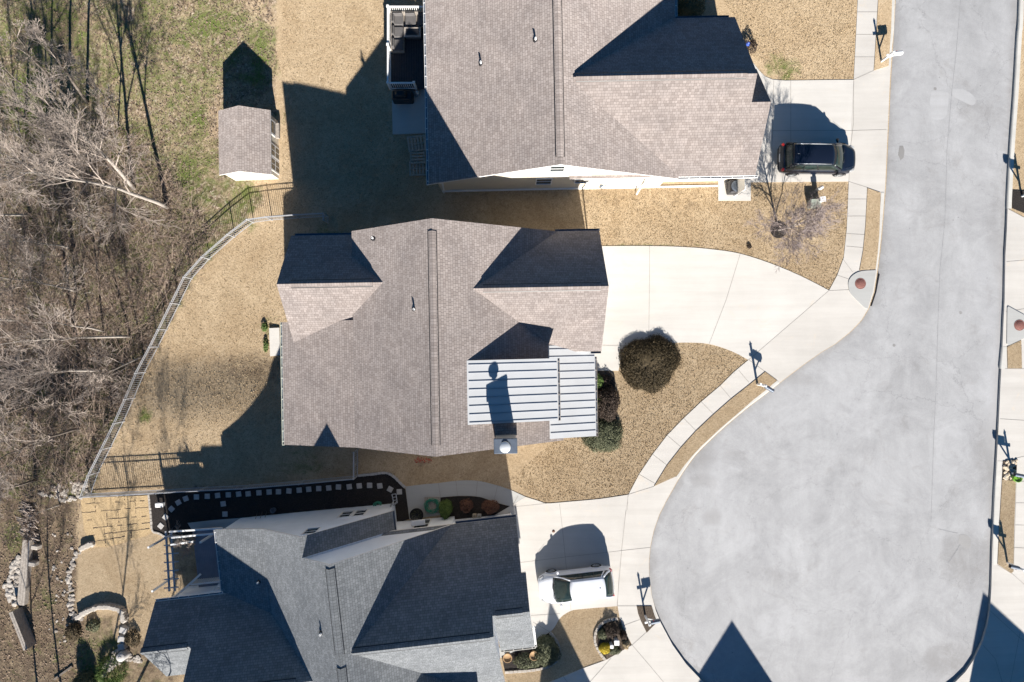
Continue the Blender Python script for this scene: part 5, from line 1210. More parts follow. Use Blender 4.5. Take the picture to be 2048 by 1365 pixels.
mailbox((1514, 769), (20, 12), 'dark mailbox on white post at the grass strip beside the cul-de-sac driveway')
mailbox((1290, 1231), (24, -5), 'dark mailbox on white post in the mulch strip beside the lower driveway')
mailbox((2043, 393), (-26, -6), 'mailbox in the small black bed at the upper right edge')
mailbox((2022, 946), (-26, -5), 'mailbox above the gravel patch on the right side of the street')
mailbox((2013, 1125), (-26, -6), 'mailbox at the lower end of the right hand grass strip')
p = P(2026, 954, 0); t = empty('plant_pot', (p.x, p.y, VZ), 'bright green round pot on the gravel patch at the right', 'pot')
mb = MB(); mb.lathe((0, 0, 0), [(.17, 0), (.25, .16), (.27, .38), (.24, .38), (.22, .30)], 20); mesh('pot', mb, simple('lime_glaze', (.13, .30, .03), .35, .15), t, local=True)
mb = MB()
for k in range(14):
    a = random.random()*6.28; mb.tube([(0, 0, .3), (.1*cos(a), .1*sin(a), .5), (.22*cos(a), .22*sin(a), .52)], [.008, .006, .003], 3, 0, False)
mesh('stems', mb, M_LEAF_G, t, local=True)
# rocks on the gravel patch
def rockfield(name, lab, cat, group, spots, mats, rmin, rmax, flat_=None, lift=0):
    first = []
    for i, (x, y) in enumerate(spots):
        if len(first) < 7:
            mb = MB(); mb.rock((0, 0, 0), 1.0, .7); o = mesh(name, mb, mats[len(first) % len(mats)], local=True); first.append(o)
        else: o = random.choice(first).copy(); COL.objects.link(o)
        s_ = random.uniform(rmin, rmax); p = P(x, y, flat_); o.location = (p.x, p.y, (g(p.x, p.y) if flat_ is None else flat_)+lift); o.scale = (s_*random.uniform(.8, 1.4), s_*random.uniform(.7, 1.1), s_*random.uniform(.7, 1.1)); o.rotation_euler.z = random.random()*6.28
        label(o, lab, cat, group)
def rnd_in(poly, n):
    xs = [p[0] for p in poly]; ys = [p[1] for p in poly]; out = []
    while len(out) < n:
        q_ = (random.uniform(min(xs), max(xs)), random.uniform(min(ys), max(ys)))
        if inside(q_, poly): out.append(q_)
    return out
rockfield('rock', 'tan rock on the gravel patch around the green pot', 'rock', 'rocks on the gravel patch', rnd_in([(2006, 923), (2032, 920), (2029, 960), (2005, 958)], 80), [M_STONE_T, M_STONE_P, M_STONE_T], .07, .13, 0.0, VZ)
rockfield('rock', 'grey rock in the long heap beside the timber retaining wall', 'rock', 'rocks heaped beside the timber wall', rnd_in([(28, 1118), (44, 1112), (48, 1150), (46, 1205), (36, 1214), (12, 1190), (8, 1172), (20, 1150)], 85), [M_STONE_P, M_STONE, M_STONE_P], .12, .26)
rockfield('rock', 'pale rock in the heap where the fence corner meets the wood', 'rock', 'rocks at the fence corner', rnd_in([(100, 975), (140, 962), (172, 966), (182, 985), (158, 1000), (118, 992)], 42), [M_STONE_P, M_STONE], .10, .22)
line = smooth_line([(82, 988), (100, 992), (125, 1000), (145, 1000)], 5); rockfield('rock', 'small tan rock in the line below the brush', 'rock', 'rocks in a line below the brush', [(x+random.uniform(-2, 2), y+random.uniform(-2, 2)) for x, y in line], [M_STONE_P], .09, .16)
line = smooth_line([(184, 1089), (169, 1093), (157, 1106), (146, 1128), (140, 1150), (139, 1165), (144, 1190), (143, 1210), (150, 1234), (160, 1236)], 7); rockfield('rock', 'pale rock in the border line along the tan lawn', 'rock', 'rocks bordering the tan lawn', [(x+random.uniform(-4, 4), y+random.uniform(-4, 4)) for x, y in line], [M_STONE_P, M_STONE], .08, .20)
rockfield('rock', 'mossy rock in the planting beside the lower left roof', 'rock', 'rocks beside the lower left roof', rnd_in([(205, 1318), (232, 1300), (262, 1308), (290, 1318), (286, 1330), (250, 1318), (215, 1345), (203, 1362)], 60), [M_STONE_P, M_STONE], .09, .20)
rockfield('rock', 'small rock scattered on the leafy slope at lower left', 'rock', 'rocks scattered on the leafy slope', rnd_in([(100, 1060), (160, 1070), (150, 1120), (130, 1230), (150, 1300), (110, 1320), (90, 1230)], 40), [M_STONE_P, M_STONE], .05, .13)
# curved dry stone wall
def stonewall(pix, lab, h_=.45):
    pts = [P(*p) for p in smooth_line(pix, 7)]; c = pts[len(pts)//2]; r = empty('stone_wall', c, lab, 'wall'); mb = MB()
    for p in pts:
        for k in range(3):
            z = k*h_/3; mb.box((p.x+random.uniform(-.04, .04), p.y+random.uniform(-.04, .04), g(p.x, p.y)-.12+z), (random.uniform(.22, .34), random.uniform(.2, .3), h_/3+.1), random.random()*3, 0, .9, .03)
    o = mesh('stones', mb, M_STONE_P, r); o['kind'] = 'stuff'
stonewall([(161, 1231), (170, 1225), (180, 1219), (196, 1213), (212, 1210.5), (227, 1211.5), (240, 1214), (249, 1221), (252, 1231), (252, 1238)], 'curved dry stone wall at the lower edge of the tan lawn')
stonewall([(168, 1095), (178, 1090), (187, 1087)], 'short stone wall at the corner of the sod patch', .3)
for i, (x, y, a, lab) in enumerate([(251, 1257, .35, 'large flat grey block, topmost of three beside the lower left roof'), (247.5, 1275, .08, 'large flat grey block, middle of three beside the lower left roof'), (248, 1290, -.25, 'large flat grey block, lowest of three beside the lower left roof')]):
    p = P(x, y); mb = MB(); mb.box((p.x, p.y, p.z-.1), (.44, .42, .45), -a, 0, .97, .03); label(mesh('wall_block', mb, M_PAVER), lab, 'stone block', 'flat grey blocks')
for x, y, lab in ((77.5, 1092, 'white stone block by the upper end of the timber wall'), (72, 1125, 'white stone block by the middle of the timber wall')):
    p = P(x, y); mb = MB(); mb.box((p.x, p.y, p.z-.1), (.45, .28, .55), -.15, 0, .93, .03); label(mesh('stone_block', mb, M_STONE_P), lab, 'stone block')
p = P(252.5, 1306); mb = MB(); mb.lathe((p.x, p.y, p.z-.1), [(.28, 0), (.30, .3), (.29, .75), (.25, .8), (.0, .82)], 22); mb.tube([(p.x-.1, p.y, p.z+.74), (p.x, p.y, p.z+.78), (p.x+.1, p.y, p.z+.74)], .015, 5); label(mesh('rain_barrel', mb, M_PAVER), 'round grey barrel below the three flat blocks', 'barrel')
# timbers
def timber(a, b, w_, h_, lab, m=M_WOODGREY, rows=3):
    A, B = P(*a), P(*b); A.z = g(A.x, A.y)-.1; B.z = g(B.x, B.y)-.1; r = empty('timber_wall', (A+B)/2, lab, 'retaining wall')
    s_ = (B-A).normalized(); nrm = Vector((-s_.y, s_.x, 0))
    for k in range(rows):
        mb = MB(); o = nrm*(k-(rows-1)/2)*(w_/rows); mb.bar(A+o+Vector((0, 0, .02*random.random())), B+o+Vector((0, 0, .02*random.random())), w_/rows-.02, h_); mesh('timber', mb, m, r)
timber((62, 1077), (50, 1206), .5, .50, 'grey timber retaining wall beside the heap of rocks'); timber((41, 1215), (70, 1289), .28, .95, 'leaning grey timber wall below the heap of rocks', rows=2)
timber((110, 1358), (146, 1332), .14, .2, 'thin dark plank lying at the lower left edge', M_BARK_D, 1)
# stacked branches
c = P(62, 1040); t = empty('branch_pile', c, 'long stack of cut branches beside the timber wall at left', 'branch pile'); mb = MB()
for k in range(90):
    x, y = random.uniform(48, 76), random.uniform(1004, 1078); p = P(x, y); a = random.gauss(-.35, .35); L = random.uniform(.3, .75); z = g(p.x, p.y)+random.uniform(.02, .35)
    d = Vector((cos(a), sin(a), random.uniform(-.08, .08)))*L/2; q_ = Vector((p.x, p.y, z)); mb.tube([q_-d, q_+Vector((0, 0, random.uniform(-.03, .03))), q_+d], random.uniform(.018, .045), 5)
o = mesh('branches', mb, M_TWIG, t); o['kind'] = 'stuff'

# ---- utility boxes
def utility(px_, py_, d, h_, m, lab, name='utility_box', rot=0.0, dome=False):
    p = P(px_, py_, 0); t = empty(name, (p.x, p.y, 0), lab, 'utility box')
    mb = MB()
    if dome: mb.lathe((0, 0, -.05), [(d[0]/2, 0), (d[0]/2, h_*.85), (d[0]/2-.02, h_), (.02, h_+.04)], 18)
    else: mb.box((0, 0, -.05), (d[0], d[1], h_), rot, 0, .95, .02)
    mesh('cabinet', mb, m, t, local=True); mb = MB()
    if dome: mb.lathe((0, 0, h_*.55), [(d[0]/2+.012, 0), (d[0]/2+.012, .05)], 18)
    else: mb.box((0, 0, h_-.06), (d[0]+.05, d[1]+.05, .05), rot, 0, 1, .012)
    mesh('lid', mb, m, t, local=True)
    return t
utility(1624, 410, (.62, .46), .55, M_GREEN_BOX, 'low green grey transformer box near the bare ornamental tree'); utility(1634, 404, (.30, .28), .85, M_WHITE, 'pale square pedestal beside the low green transformer box', rot=.1)
utility(1632, 381, (.20, .20), .95, M_WHITE, 'slim round white pedestal at the lower edge of the top driveway', dome=True)
p = P(1466, 380, 0); t = empty('air_conditioner', (p.x-.05, p.y+.05, .06), 'black air conditioning unit on a concrete pad beside the top house', 'air conditioner')
mb = MB(); mb.box((0, 0, 0), (.78, .78, .78), 0, 0, 1, .04); mesh('casing', mb, M_DARKMETAL, t, local=True)
mb = MB(); mb.lathe((0, 0, .78), [(.33, 0), (.33, .012), (.31, .012)], 24)
for rr in (.08, .16, .24): mb.tube([(rr*cos(a*pi/10), rr*sin(a*pi/10), .80) for a in range(21)], .008, 4, 0, False)
for k in range(6): mb.bar((0, 0, .79), (.32*cos(k*pi/3), .32*sin(k*pi/3), .79), .015, .012)
mesh('fan_grille', mb, M_SLATE, t, local=True)
p = P(1204, 381, 0); t = empty('gas_meter', (p.x, p.y+.1, 0), 'grey gas meter with pipes against the cream wall of the top house', 'gas meter')
mb = MB(); mb.box((0, 0, .35), (.32, .22, .38), 0, 0, 1, .05); mesh('meter', mb, M_STEEL, t, local=True)
mb = MB(); mb.tube([(-.15, 0, -.05), (-.15, 0, .7), (-.05, 0, .78), (0, 0, .7)], .025, 6); mb.tube([(.1, .02, .6), (.2, .05, .75), (.2, .22, .8)], .025, 6); mb.lathe((-.15, 0, .72), [(.07, 0), (.09, .04), (.05, .09)], 12); mesh('pipes', mb, M_SLATE, t, local=True)

# ---- deck with furniture behind the top house
zd = -.05
dA, dB, dC, dD = P(775.5, 13.5, 1.0), P(779.5, 166, 1.0), P(852, 13, 1.0), P(853, 164, 1.0)
t = empty('deck', Vector((dA.x, dB.y, g(dA.x, dA.y))), 'dark deck with white railing behind the top house', 'deck')
mb = MB(); X0, X1, Y0, Y1 = dA.x, we1+.6, dB.y, dA.y
n = int((X1-X0)/.15)
for i in range(n): mb.box((X0+(i+.5)*(X1-X0)/n, (Y0+Y1)/2, zd-.03), ((X1-X0)/n-.008, Y1-Y0, .03))
mesh('deck_boards', mb, M_DECK, t)
mb = MB(); mb.box(((X0+X1)/2, (Y0+Y1)/2, g(X0)-.2), (X1-X0-.1, Y1-Y0-.1, zd-.05-g(X0)+.2)); mesh('deck_base', mb, M_WOODGREY, t)
def railing(a, b, par, m=M_WHITE, z0=0.0, z1=1.0, bal=.12, gap=.0):
    a, b = Vector(a), Vector(b); mb = MB(); mb.bar((a.x, a.y, z1-.05), (b.x, b.y, z1-.05), .09, .05); mb.bar((a.x, a.y, z0+.08), (b.x, b.y, z0+.08), .05, .05); L = (b-a).length; n = int(L/bal)
    for k in range(n+1):
        p = a.lerp(b, k/n); mb.bar((p.x, p.y, z0+.1), (p.x+1e-4, p.y, z1-.04), .035, .035)
    return mesh('railing', mb, m, par)
railing((X0, Y0, 0), (X0, Y1, 0), t, z0=zd); railing((X0, Y1, 0), (X1-.3, Y1, 0), t, z0=zd); railing((X0, Y0, 0), (X0+1.55, Y0, 0), t, z0=zd)
for q_ in ((X0, Y0), (X0, Y1), (X0, (Y0+Y1)/2), (X0+1.6, Y0)):
    mb = MB(); mb.box((q_[0], q_[1], zd), (.12, .12, 1.14), 0, 0, 1, .01); mb.box((q_[0], q_[1], zd+1.13), (.16, .16, .03), 0, 0, .8); mesh('railing_post', mb, M_WHITE, t)
def seat(loc, rz, lab, corner=False):
    t = empty('sofa_module', loc, lab, 'outdoor sofa', 'sofa modules on the deck', rz)
    mb = MB(); mb.box((0, 0, 0), (.74, .74, .28), 0, 0, 1, .02); mb.box((0, .36, 0), (.76, .06, .68), 0, 0, 1, .01)
    if corner: mb.box((-.36, 0, 0), (.06, .76, .68), 0, 0, 1, .01)
    mesh('frame', mb, M_WOODGREY, t, local=True)
    mb = MB(); mb.box((.02, -.02, .28), (.66, .62, .15), 0, 0, 1, .045); mesh('seat_cushion', mb, M_CUSHION, t, local=True)
    mb = MB(); mb.box((.02, .26, .42), (.64, .16, .36), 0, 0, .92, .05); mesh('back_cushion', mb, M_CUSHION, t, local=True)
    if corner: mb = MB(); mb.box((-.26, -.05, .42), (.16, .54, .36), 0, 0, .92, .05); mesh('back_cushion', mb, M_CUSHION, t, local=True)
x0, y0 = X0+.5, Y1-.5
seat((x0, y0, zd), 0, 'grey corner sofa module in the upper corner of the deck', True); seat((x0+.78, y0, zd), 0, 'grey sofa module right of the corner one on the deck'); seat((x0+1.56, y0, zd), 0, 'grey sofa module nearest the house wall on the deck')
seat((x0, y0-.78, zd), pi/2, 'grey sofa module just below the corner one on the deck'); seat((x0, y0-1.56, zd), pi/2, 'grey sofa module at the lower end of the sofa row on the deck')
p = P(825, 66, .4); t = empty('fire_table', (p.x, p.y, zd), 'dark oblong fire pit table in front of the grey sofa', 'fire table')
mb = MB(); mb.box((0, 0, 0), (.95, .50, .5), 0, 0, 1.08, .08); mesh('base', mb, M_CUSHION, t, local=True); mb = MB(); mb.box((0, 0, .5), (1.06, .62, .05), 0, 0, 1, .02); mesh('table_top', mb, M_WOODGREY, t, local=True)
mb = MB(); mb.box((0, 0, .55), (.78, .38, .02), 0, 0, 1, .008); mesh('burner_lid', mb, M_BLACKP, t, local=True)
p = P(805, 193, gp(P(805, 193))+.7); zt = g(p.x, p.y)+.1; t = empty('covered_grill', (p.x, p.y, zt), 'grill under a black fabric cover on the small patio', 'grill')
mb = MB(); mb.box((0, 0, 0), (1.28, .62, .85), 0, 0, .97, .06); mb.box((-.05, .02, .84), (.8, .5, .28), 0, 0, .8, .1); mesh('cover', mb, M_BLACKP, t, local=True)
p = P(836, 190); t = empty('small_tank', (p.x, p.y, g(p.x, p.y)+.1), 'small round white tank beside the covered grill', 'gas tank'); mb = MB(); mb.lathe((0, 0, 0), [(.12, 0), (.15, .05), (.15, .28), (.10, .36), (.07, .37), (.07, .44), (.0, .44)], 18); mesh('tank', mb, M_STEEL, t, local=True)
# pallets
def pallet(px_, py_, rz, z, lab, tilt=0.0):
    p = P(px_, py_); t = empty('pallet', (p.x, p.y, g(p.x, p.y)+z), lab, 'pallet', 'pallets leaning by the wall', rz); t.rotation_euler.x = tilt
    mb = MB()
    for k in range(3): mb.box((0, -.42+.42*k, .03), (1.1, .09, .09))
    mesh('stringers', mb, M_PALLET, t, local=True)
    for k in range(6): mb = MB(); mb.box((-.5+.2*k, 0, .121), (.12, .95, .022)); mesh('slat', mb, M_PALLET, t, local=True)
pallet(837, 338, .03, .02, 'weathered wooden pallet lying nearest the corner of the top house'); pallet(836, 312, 1.62, .14, 'weathered wooden pallet in the middle of the stack behind the top house'); pallet(835, 290, .12, .25, 'weathered wooden pallet at the far end of the stack behind the top house', .15)
p = P(1496, 88, .4); t = empty('garden_ornament', (p.x, p.y, 0), 'blue garden ornament beside the front corner of the top house', 'ornament'); mb = MB(); mb.lathe((0, 0, 0), [(.05, 0), (.04, .3), (.14, .36), (.16, .42), (.05, .55), (.0, .6)], 14); mesh('bowl', mb, simple('blue_glaze', (.05, .10, .42), .3, .1), t, local=True)

# ---- bottom house: courtyard, arbour, hoses
U3 = lambda x, y, h: F3.uv(x, y, h)
gz = gp(P(400, 1120))
t = empty('deck', P(415, 1125), 'blue grey deck in the corner behind the bottom house', 'deck')
u0, v0 = U3(386, 1075, gz+.5); u1, v1 = U3(455, 1185, gz+.5)
mb = MB(); n = 16
for i in range(n): mb.bar(F3.W(u0+(u1-u0)*(i+.5)/n, v0-.4, gz+.46), F3.W(u0+(u1-u0)*(i+.5)/n, q(417)+.5, gz+.46), (u1-u0)/n-.008, .03)
mesh('deck_boards', mb, M_DECK_GREY, t)
mb = MB(); mb.box(F3.W((u0+u1)/2, (v0+q(417))/2, gz-.3), (u1-u0-.1, q(417)-v0, .74), F3.t); mesh('deck_base', mb, M_WOODGREY, t)
ra, rb = U3(381, 1170, gz+1.5), U3(442, 1164, gz+1.5)
a, b = F3.W(*ra, 0), F3.W(*rb, 0)
mb = MB(); mb.bar((a.x, a.y, gz+1.45), (b.x, b.y, gz+1.45), .09, .05)
for k in range(16):
    p = a.lerp(b, k/15); mb.bar((p.x, p.y, gz+.5), (p.x+1e-4, p.y, gz+1.45), .035, .035)
mesh('railing', mb, M_TRIM, t)
for (p0, p1) in (((362, 1184), (402, 1148)), ((418, 1192), (440, 1168))):
    mb = MB(); mb.bar(P(*p0, gz+1.2), P(*p1, gz+1.5), .12, .08); mesh('stair_rail', mb, M_TRIM, t)
t = empty('arbour', P(345, 1120), 'white and grey slatted arbour beside the deck, overgrown with bare twigs', 'arbour'); zt = gz+2.3; zl = gz+1.9
mb = MB()
for a, b in (((340, 1063), (446, 1056)), ((345, 1075), (428, 1067)), ((343, 1089), (388, 1083))): mb = MB(); mb.bar(P(*a, zt), P(*b, zt), .09, .14); mesh('beam', mb, M_TRIM, t)
for a, b in (((333, 1062), (340, 1182)), ((344, 1062), (351, 1182))): mb = MB(); mb.bar(P(*a, zl), P(*b, zl), .09, .12); mesh('beam', mb, M_FENCE, t)
for k in range(7):
    mb = MB(); y = 1072+k*17; mb.bar(P(329, y+2, zl+.14), P(358, y, zl+.14), .06, .08); mesh('slat', mb, M_FENCE, t)
for (x, y) in ((345, 1068), (352, 1150), (440, 1060)):
    p = P(x, y); mb = MB(); mb.box((p.x, p.y, g(p.x, p.y)-.1), (.11, .11, 1.6-g(p.x, p.y)), .1); mesh('post', mb, M_TRIM, t)
# hoses
def hose_coil(loc, rad, lab, base=True, tilt=0.0):
    t = empty('garden_hose', loc, lab, 'garden hose', None, .05)
    if base:
        mb = MB()
        for k in range(7): mb.box((-.42+.14*k, 0, 0), (.12, 1.0, .10))
        mesh('slatted_mat', mb, M_WOODGREY, t, local=True)
    mb = MB(); pts = []
    for k in range(150):
        a = k*.35; r_ = rad*(.55+.42*abs(sin(k*.11)))*(1+.08*sin(k*1.3)); pts.append((r_*cos(a)+.04*sin(k*.5), r_*sin(a)+.03*cos(k*.4), .13+.12*abs(sin(k*.045))))
    mb.tube(pts, .018, 5); mesh('hose', mb, M_HOSE, t, local=True); return t
zz = gp(P(864, 1010))+PAVE_T; p = P(865, 1010); hose_coil((p.x, p.y, zz), .46, 'coiled green hose on a slatted mat on the shaded path')
p = P(757, 1009); hose_coil((p.x, p.y, g(p.x, p.y)+.03), .24, 'small coiled green hose beside the white wall in black mulch', False)
p = P(835, 1027); t = empty('planter', (p.x, p.y, g(p.x, p.y)+PAVE_T), 'round black wire planter at the end of the shaded path', 'planter'); mb = MB(); mb.lathe((0, 0, 0), [(.25, 0), (.40, .25), (.43, .42), (.40, .42), (.37, .30), (.0, .27)], 24); mesh('bowl', mb, M_DARKMETAL, t, local=True)
mb = MB()
for k in range(26):
    a = k*.8; mb.tube([(.1*cos(a), .1*sin(a), .28), (.22*cos(a), .22*sin(a), .5), (.34*cos(a+.4), .34*sin(a+.4), .5)], .008, 3, 0, False)
mesh('stems', mb, M_LEAF_DG, t, local=True)
p = P(549, 1019); t = empty('watering_can', (p.x, p.y, g(p.x, p.y)+.03), 'grey metal bucket in the mulch beside the white wall', 'bucket'); mb = MB(); mb.lathe((0, 0, 0), [(.13, 0), (.17, .32), (.15, .32), (.12, .05)], 18); mb.tube([(-.16, 0, .30), (0, 0, .45), (.16, 0, .30)], .01, 5); mesh('bucket', mb, M_SLATE, t, local=True)
t = empty('garden_tools', P(520, 1027), 'long garden tools leaning against the white side wall', 'garden tools'); 
for x in (519, 528, 537): mb = MB(); p = P(x, 1030); mb.tube([(p.x-.1, p.y+.25, g(p.x, p.y)), (p.x+.12, p.y-.35, g(p.x, p.y)+1.35)], .016, 5); mesh('handle', mb, M_BARK_D, t)
p = P(324, 1008); t = empty('garden_stool', (p.x, p.y, g(p.x, p.y)+.03), 'white stone bench in the mulch beside the sod patch', 'bench'); mb = MB(); mb.box((0, 0, .28), (.50, .28, .10), .05, 0, 1, .03); mesh('seat', mb, M_WHITE, t, local=True)
for k in (-1, 1): mb = MB(); mb.box((.17*k, 0, 0), (.1, .22, .28), 0, 0, 1, .02); mesh('leg', mb, M_WHITE, t, local=True)
for x, y, lab in ((949.5, 1033, 'tan square pot at the foot of the white wall'), (959, 1033.5, 'pale blue square pot at the foot of the white wall')):
    p = P(x, y); t = empty('plant_pot', (p.x, p.y+.1, g(p.x, p.y)+.03), lab, 'pot'); mb = MB(); mb.box((0, 0, 0), (.24, .2, .26), 0, 0, 1.12, .02); mesh('pot', mb, M_PALLET if 'tan' in lab else M_PAVER, t, local=True)
    mb = MB()
    for k in range(10): a = k*.63; mb.tube([(0, 0, .24), (.08*cos(a), .08*sin(a), .4), (.16*cos(a), .16*sin(a), .44)], .006, 3, 0, False)
    mesh('stems', mb, M_LEAF_DG, t, local=True)
for x, y, lab in ((1015, 1309, 'brown pot on the porch, nearer the house corner'), (1067.5, 1304.5, 'brown pot on the porch, nearer the shrub bed')):
    p = P(x, y, 0); t = empty('plant_pot', (p.x, p.y, .05), lab, 'pot'); mb = MB(); mb.lathe((0, 0, 0), [(.15, 0), (.22, .2), (.29, .48), (.26, .48), (.22, .40), (.0, .38)], 22); mesh('pot', mb, M_CLAY, t, local=True)
t = empty('garden_gate', P(789, 998), 'narrow pale metal gate frame at the corner of the mulch bed', 'gate'); z0 = gp(P(789, 998))
mb = MB()
for (p0, p1) in (((784, 989), (788, 1008)), ((792, 988), (795, 1006))): mb.bar(P(*p0, z0+1.1), P(*p1, z0+1.1), .04, .04)
for s_ in (0, .33, .66, 1): mb.bar(P(784+4*s_, 989+19*s_, z0+1.1), P(792+3*s_, 988+18*s_, z0+1.1), .03, .03)
mesh('gate_top', mb, M_FENCE, t)
for (x, y) in ((787, 1004), (794, 1003)):
    p = P(x, y); mb = MB(); mb.box((p.x, p.y, g(p.x, p.y)), (.06, .06, 1.15)); mesh('post', mb, M_FENCE, t)
# items on the white car drive and beds
for x, y, lab, mm in ((1107, 1062.5, 'small orange leaf scrap on the lower driveway', M_LEAF_R),):
    p = P(x, y, 0); mb = MB(); mb.lathe((p.x, p.y, PAVE_T+.003), [(.10, 0), (.06, .03), (0, .04)], 7); label(mesh('litter', mb, mm), lab, 'litter')
utility(1231, 1279, (.26, .26), .55, M_WHITE, 'white utility box in the small edged front bed'); utility(1221, 1286, (.16, .16), .6, M_WHITE, 'slim white pedestal in the small edged front bed')
p = P(1505, 100, .2); 

# ================================================================ PLANTS
def shrub(lab, cx, cy, rx, ry, h_, m, n, leaf=.05, name='shrub', grp=None, rot=0.0, flat=2.0, cat='shrub', zoff=.03, core=True, spiky=.0, lean=1.0):
    p = P(cx, cy); z0 = g(p.x, p.y)+zoff; t = empty(name, (p.x, p.y, z0), lab, cat, grp)
    rnd = random.Random(int(cx*13+cy)); mb = MB(); ph = [rnd.random()*6.28 for _ in range(6)]
    def rad(a, e): return 1+.06*sin(3*a+ph[0])+.05*sin(5*a+ph[1]+2*e)+.035*sin(9*a+ph[2]+3*e)
    cr, sr = cos(rot), sin(rot)
    for k in range(n):
        a = rnd.random()*2*pi; e = math.asin(min(1, rnd.random()**.8)); s_ = rad(a, e)*(1-.24*rnd.random()**2)+.11*rnd.random()**5
        ce = cos(e)**(1/flat*1.6) if flat > 1 else cos(e)
        x, y, z = rx*ce*cos(a)*s_, ry*ce*sin(a)*s_, max(.02, h_*sin(e)*s_)
        X, Y = x*cr-y*sr, x*sr+y*cr; c_ = Vector((X, Y, z)); nn = Vector((X/rx, Y/ry, z/h_*1.2)).normalized()
        d = (nn+Vector((rnd.gauss(0, .5), rnd.gauss(0, .5), rnd.gauss(0, .5)))).normalized(); b_ = d.cross(Vector((rnd.gauss(0, 1), rnd.gauss(0, 1), rnd.gauss(0, 1)))).normalized(); c2 = d.cross(b_)
        L = leaf*rnd.uniform(.6, 1.4); w_ = L*.45
        if spiky: mb.poly([c_-b_*w_*.35, c_+b_*w_*.35, c_+d*L*2.2])
        else: mb.poly([c_-b_*L, c_-c2*w_, c_+b_*L, c_+c2*w_])
    mesh('foliage', mb, m, t, local=True)
    if core:  # added closed foliage hull inside the leaves, so nothing shows through
        mb = MB(); N, M_ = 18, 7
        for j in range(M_+1):
            e = j/M_*pi/2*.98
            for i in range(N):
                a = 2*pi*i/N; s_ = rad(a, e)*.80; ce = cos(e)**(.8); x, y = rx*ce*cos(a)*s_, ry*ce*sin(a)*s_; mb.v.append((x*cr-y*sr, x*sr+y*cr, h_*sin(e)*s_))
        for j in range(M_):
            for i in range(N): mb.f.append((j*N+i, j*N+(i+1) % N, (j+1)*N+(i+1) % N, (j+1)*N+i)); mb.m.append(0); mb.sm.append(True)
        mb.f.append(tuple(M_*N+i for i in range(N))); mb.m.append(0); mb.sm.append(True)
        mesh('inner_hull', mb, m, t, local=True)
    return t
shrub('big clipped olive brown shrub between the middle driveway and lawn', 1298, 727, 1.86, 1.68, .52, M_LEAF_BR, 20000, .045, rot=.5, flat=3.2)
shrub('dark reddish shrub at the right edge of the metal porch roof', 1213, 806, .78, 1.15, .95, M_LEAF_K, 4200, .05); shrub('grey green shrub below the metal porch roof', 1206, 870, 1.3, 1.1, .6, M_LEAF_DG, 9000, .04, rot=.3)
shrub('small bright green plant beside the porch gutter, upper one', 1196, 763, .28, .45, .7, M_LEAF_G, 500, .06); shrub('small bright green plant beside the porch gutter, lower one', 1196, 800, .25, .5, .6, M_LEAF_G, 450, .06)
shrub('low dry brown perennial in the bed beside the porch', 1211, 776, .5, .8, .45, M_LEAF_K, 900, .05, core=False)
shrub('bright green bush beside the coiled hose', 892, 1016, .42, .58, 1.0, M_LEAF_G, 2200, .045); shrub('dry brown shrub in the bed between path and white wall', 933, 1010, .42, .42, .7, M_LEAF_R, 900, .05, core=False); shrub('russet leaved shrub in the bed near the garage corner', 981, 1012, .55, .42, .7, M_LEAF_R, 1300, .05, core=False)
shrub('broad green shrub in the edged bed beside the porch', 1092, 1300, .85, .95, .7, M_LEAF_DG, 5200, .05); shrub('low dark plant in the edged bed beside the porch', 1055, 1320, .9, .5, .45, M_LEAF_DG, 1500, .05, core=False)
shrub('yellow flowering shrub in the small edged front bed', 1209, 1295, .36, .34, .42, M_LEAF_Y, 1800, .03); shrub('dark purple shrub in the small edged front bed', 1222, 1258, .48, .46, .6, M_LEAF_K, 1700, .04, core=False); shrub('small dark green shrub in the upper left of the edged front bed', 1204, 1267, .3, .3, .4, M_LEAF_DG, 700, .04); shrub('variegated low plant in the small edged front bed', 1226, 1299, .5, .3, .3, M_LEAF_DG, 1100, .035); shrub('pale dry plant at the right of the small edged front bed', 1251, 1288, .22, .26, .35, M_DRYGRASS, 500, .05); shrub('black green rounded shrub at the upper right of the edged front bed', 1246, 1268, .22, .26, .5, M_LEAF_K, 600, .04)
shrub('bright green grass clump beside the flat grey blocks', 228, 1336, .9, .9, .7, M_LEAF_G, 1800, .10, spiky=1, core=False); shrub('dark evergreen bush at the lower left edge', 178, 1359, .7, .6, 1.3, M_LEAF_DG, 3200, .06); shrub('small green plant inside the curved stone wall', 188, 1250, .45, .4, .35, M_LEAF_DG, 900, .05, core=False); shrub('low brown shrub left of the curved stone wall', 150, 1262, .5, .55, .5, M_LEAF_BR, 1200, .05, core=False); shrub('dark shrub beside the flat grey blocks', 268, 1275, .5, .55, .5, M_LEAF_BR, 900, .05, core=False)
shrub('black green shrub in shade behind the front roof of the top house', 1375, 20, 1.0, .75, .9, M_LEAF_DG, 3000, .05); shrub('tall leafy weed at the back door step, below it', 530, 655, .2, .3, .25, M_LEAF_G, 220, .06, core=False); shrub('low green weeds beside the back door step', 533, 690, .16, .5, .2, M_LEAF_G, 200, .06, core=False)
shrub('twiggy brown shrub beside the front corner of the top house', 1501, 98, .3, .4, .7, M_LEAF_K, 500, .05, core=False); shrub('small purple leaved plant on the lawn above the middle driveway', 1498, 494, .14, .14, .15, M_LEAF_K, 160, .04, core=False)
shrub('sparse red flowering plant at the shaded gable end of the middle house', 846, 921, .55, .2, .3, simple('red_petals', (.45, .03, .02), .6, .2), 90, .05, core=False, cat='flowers')

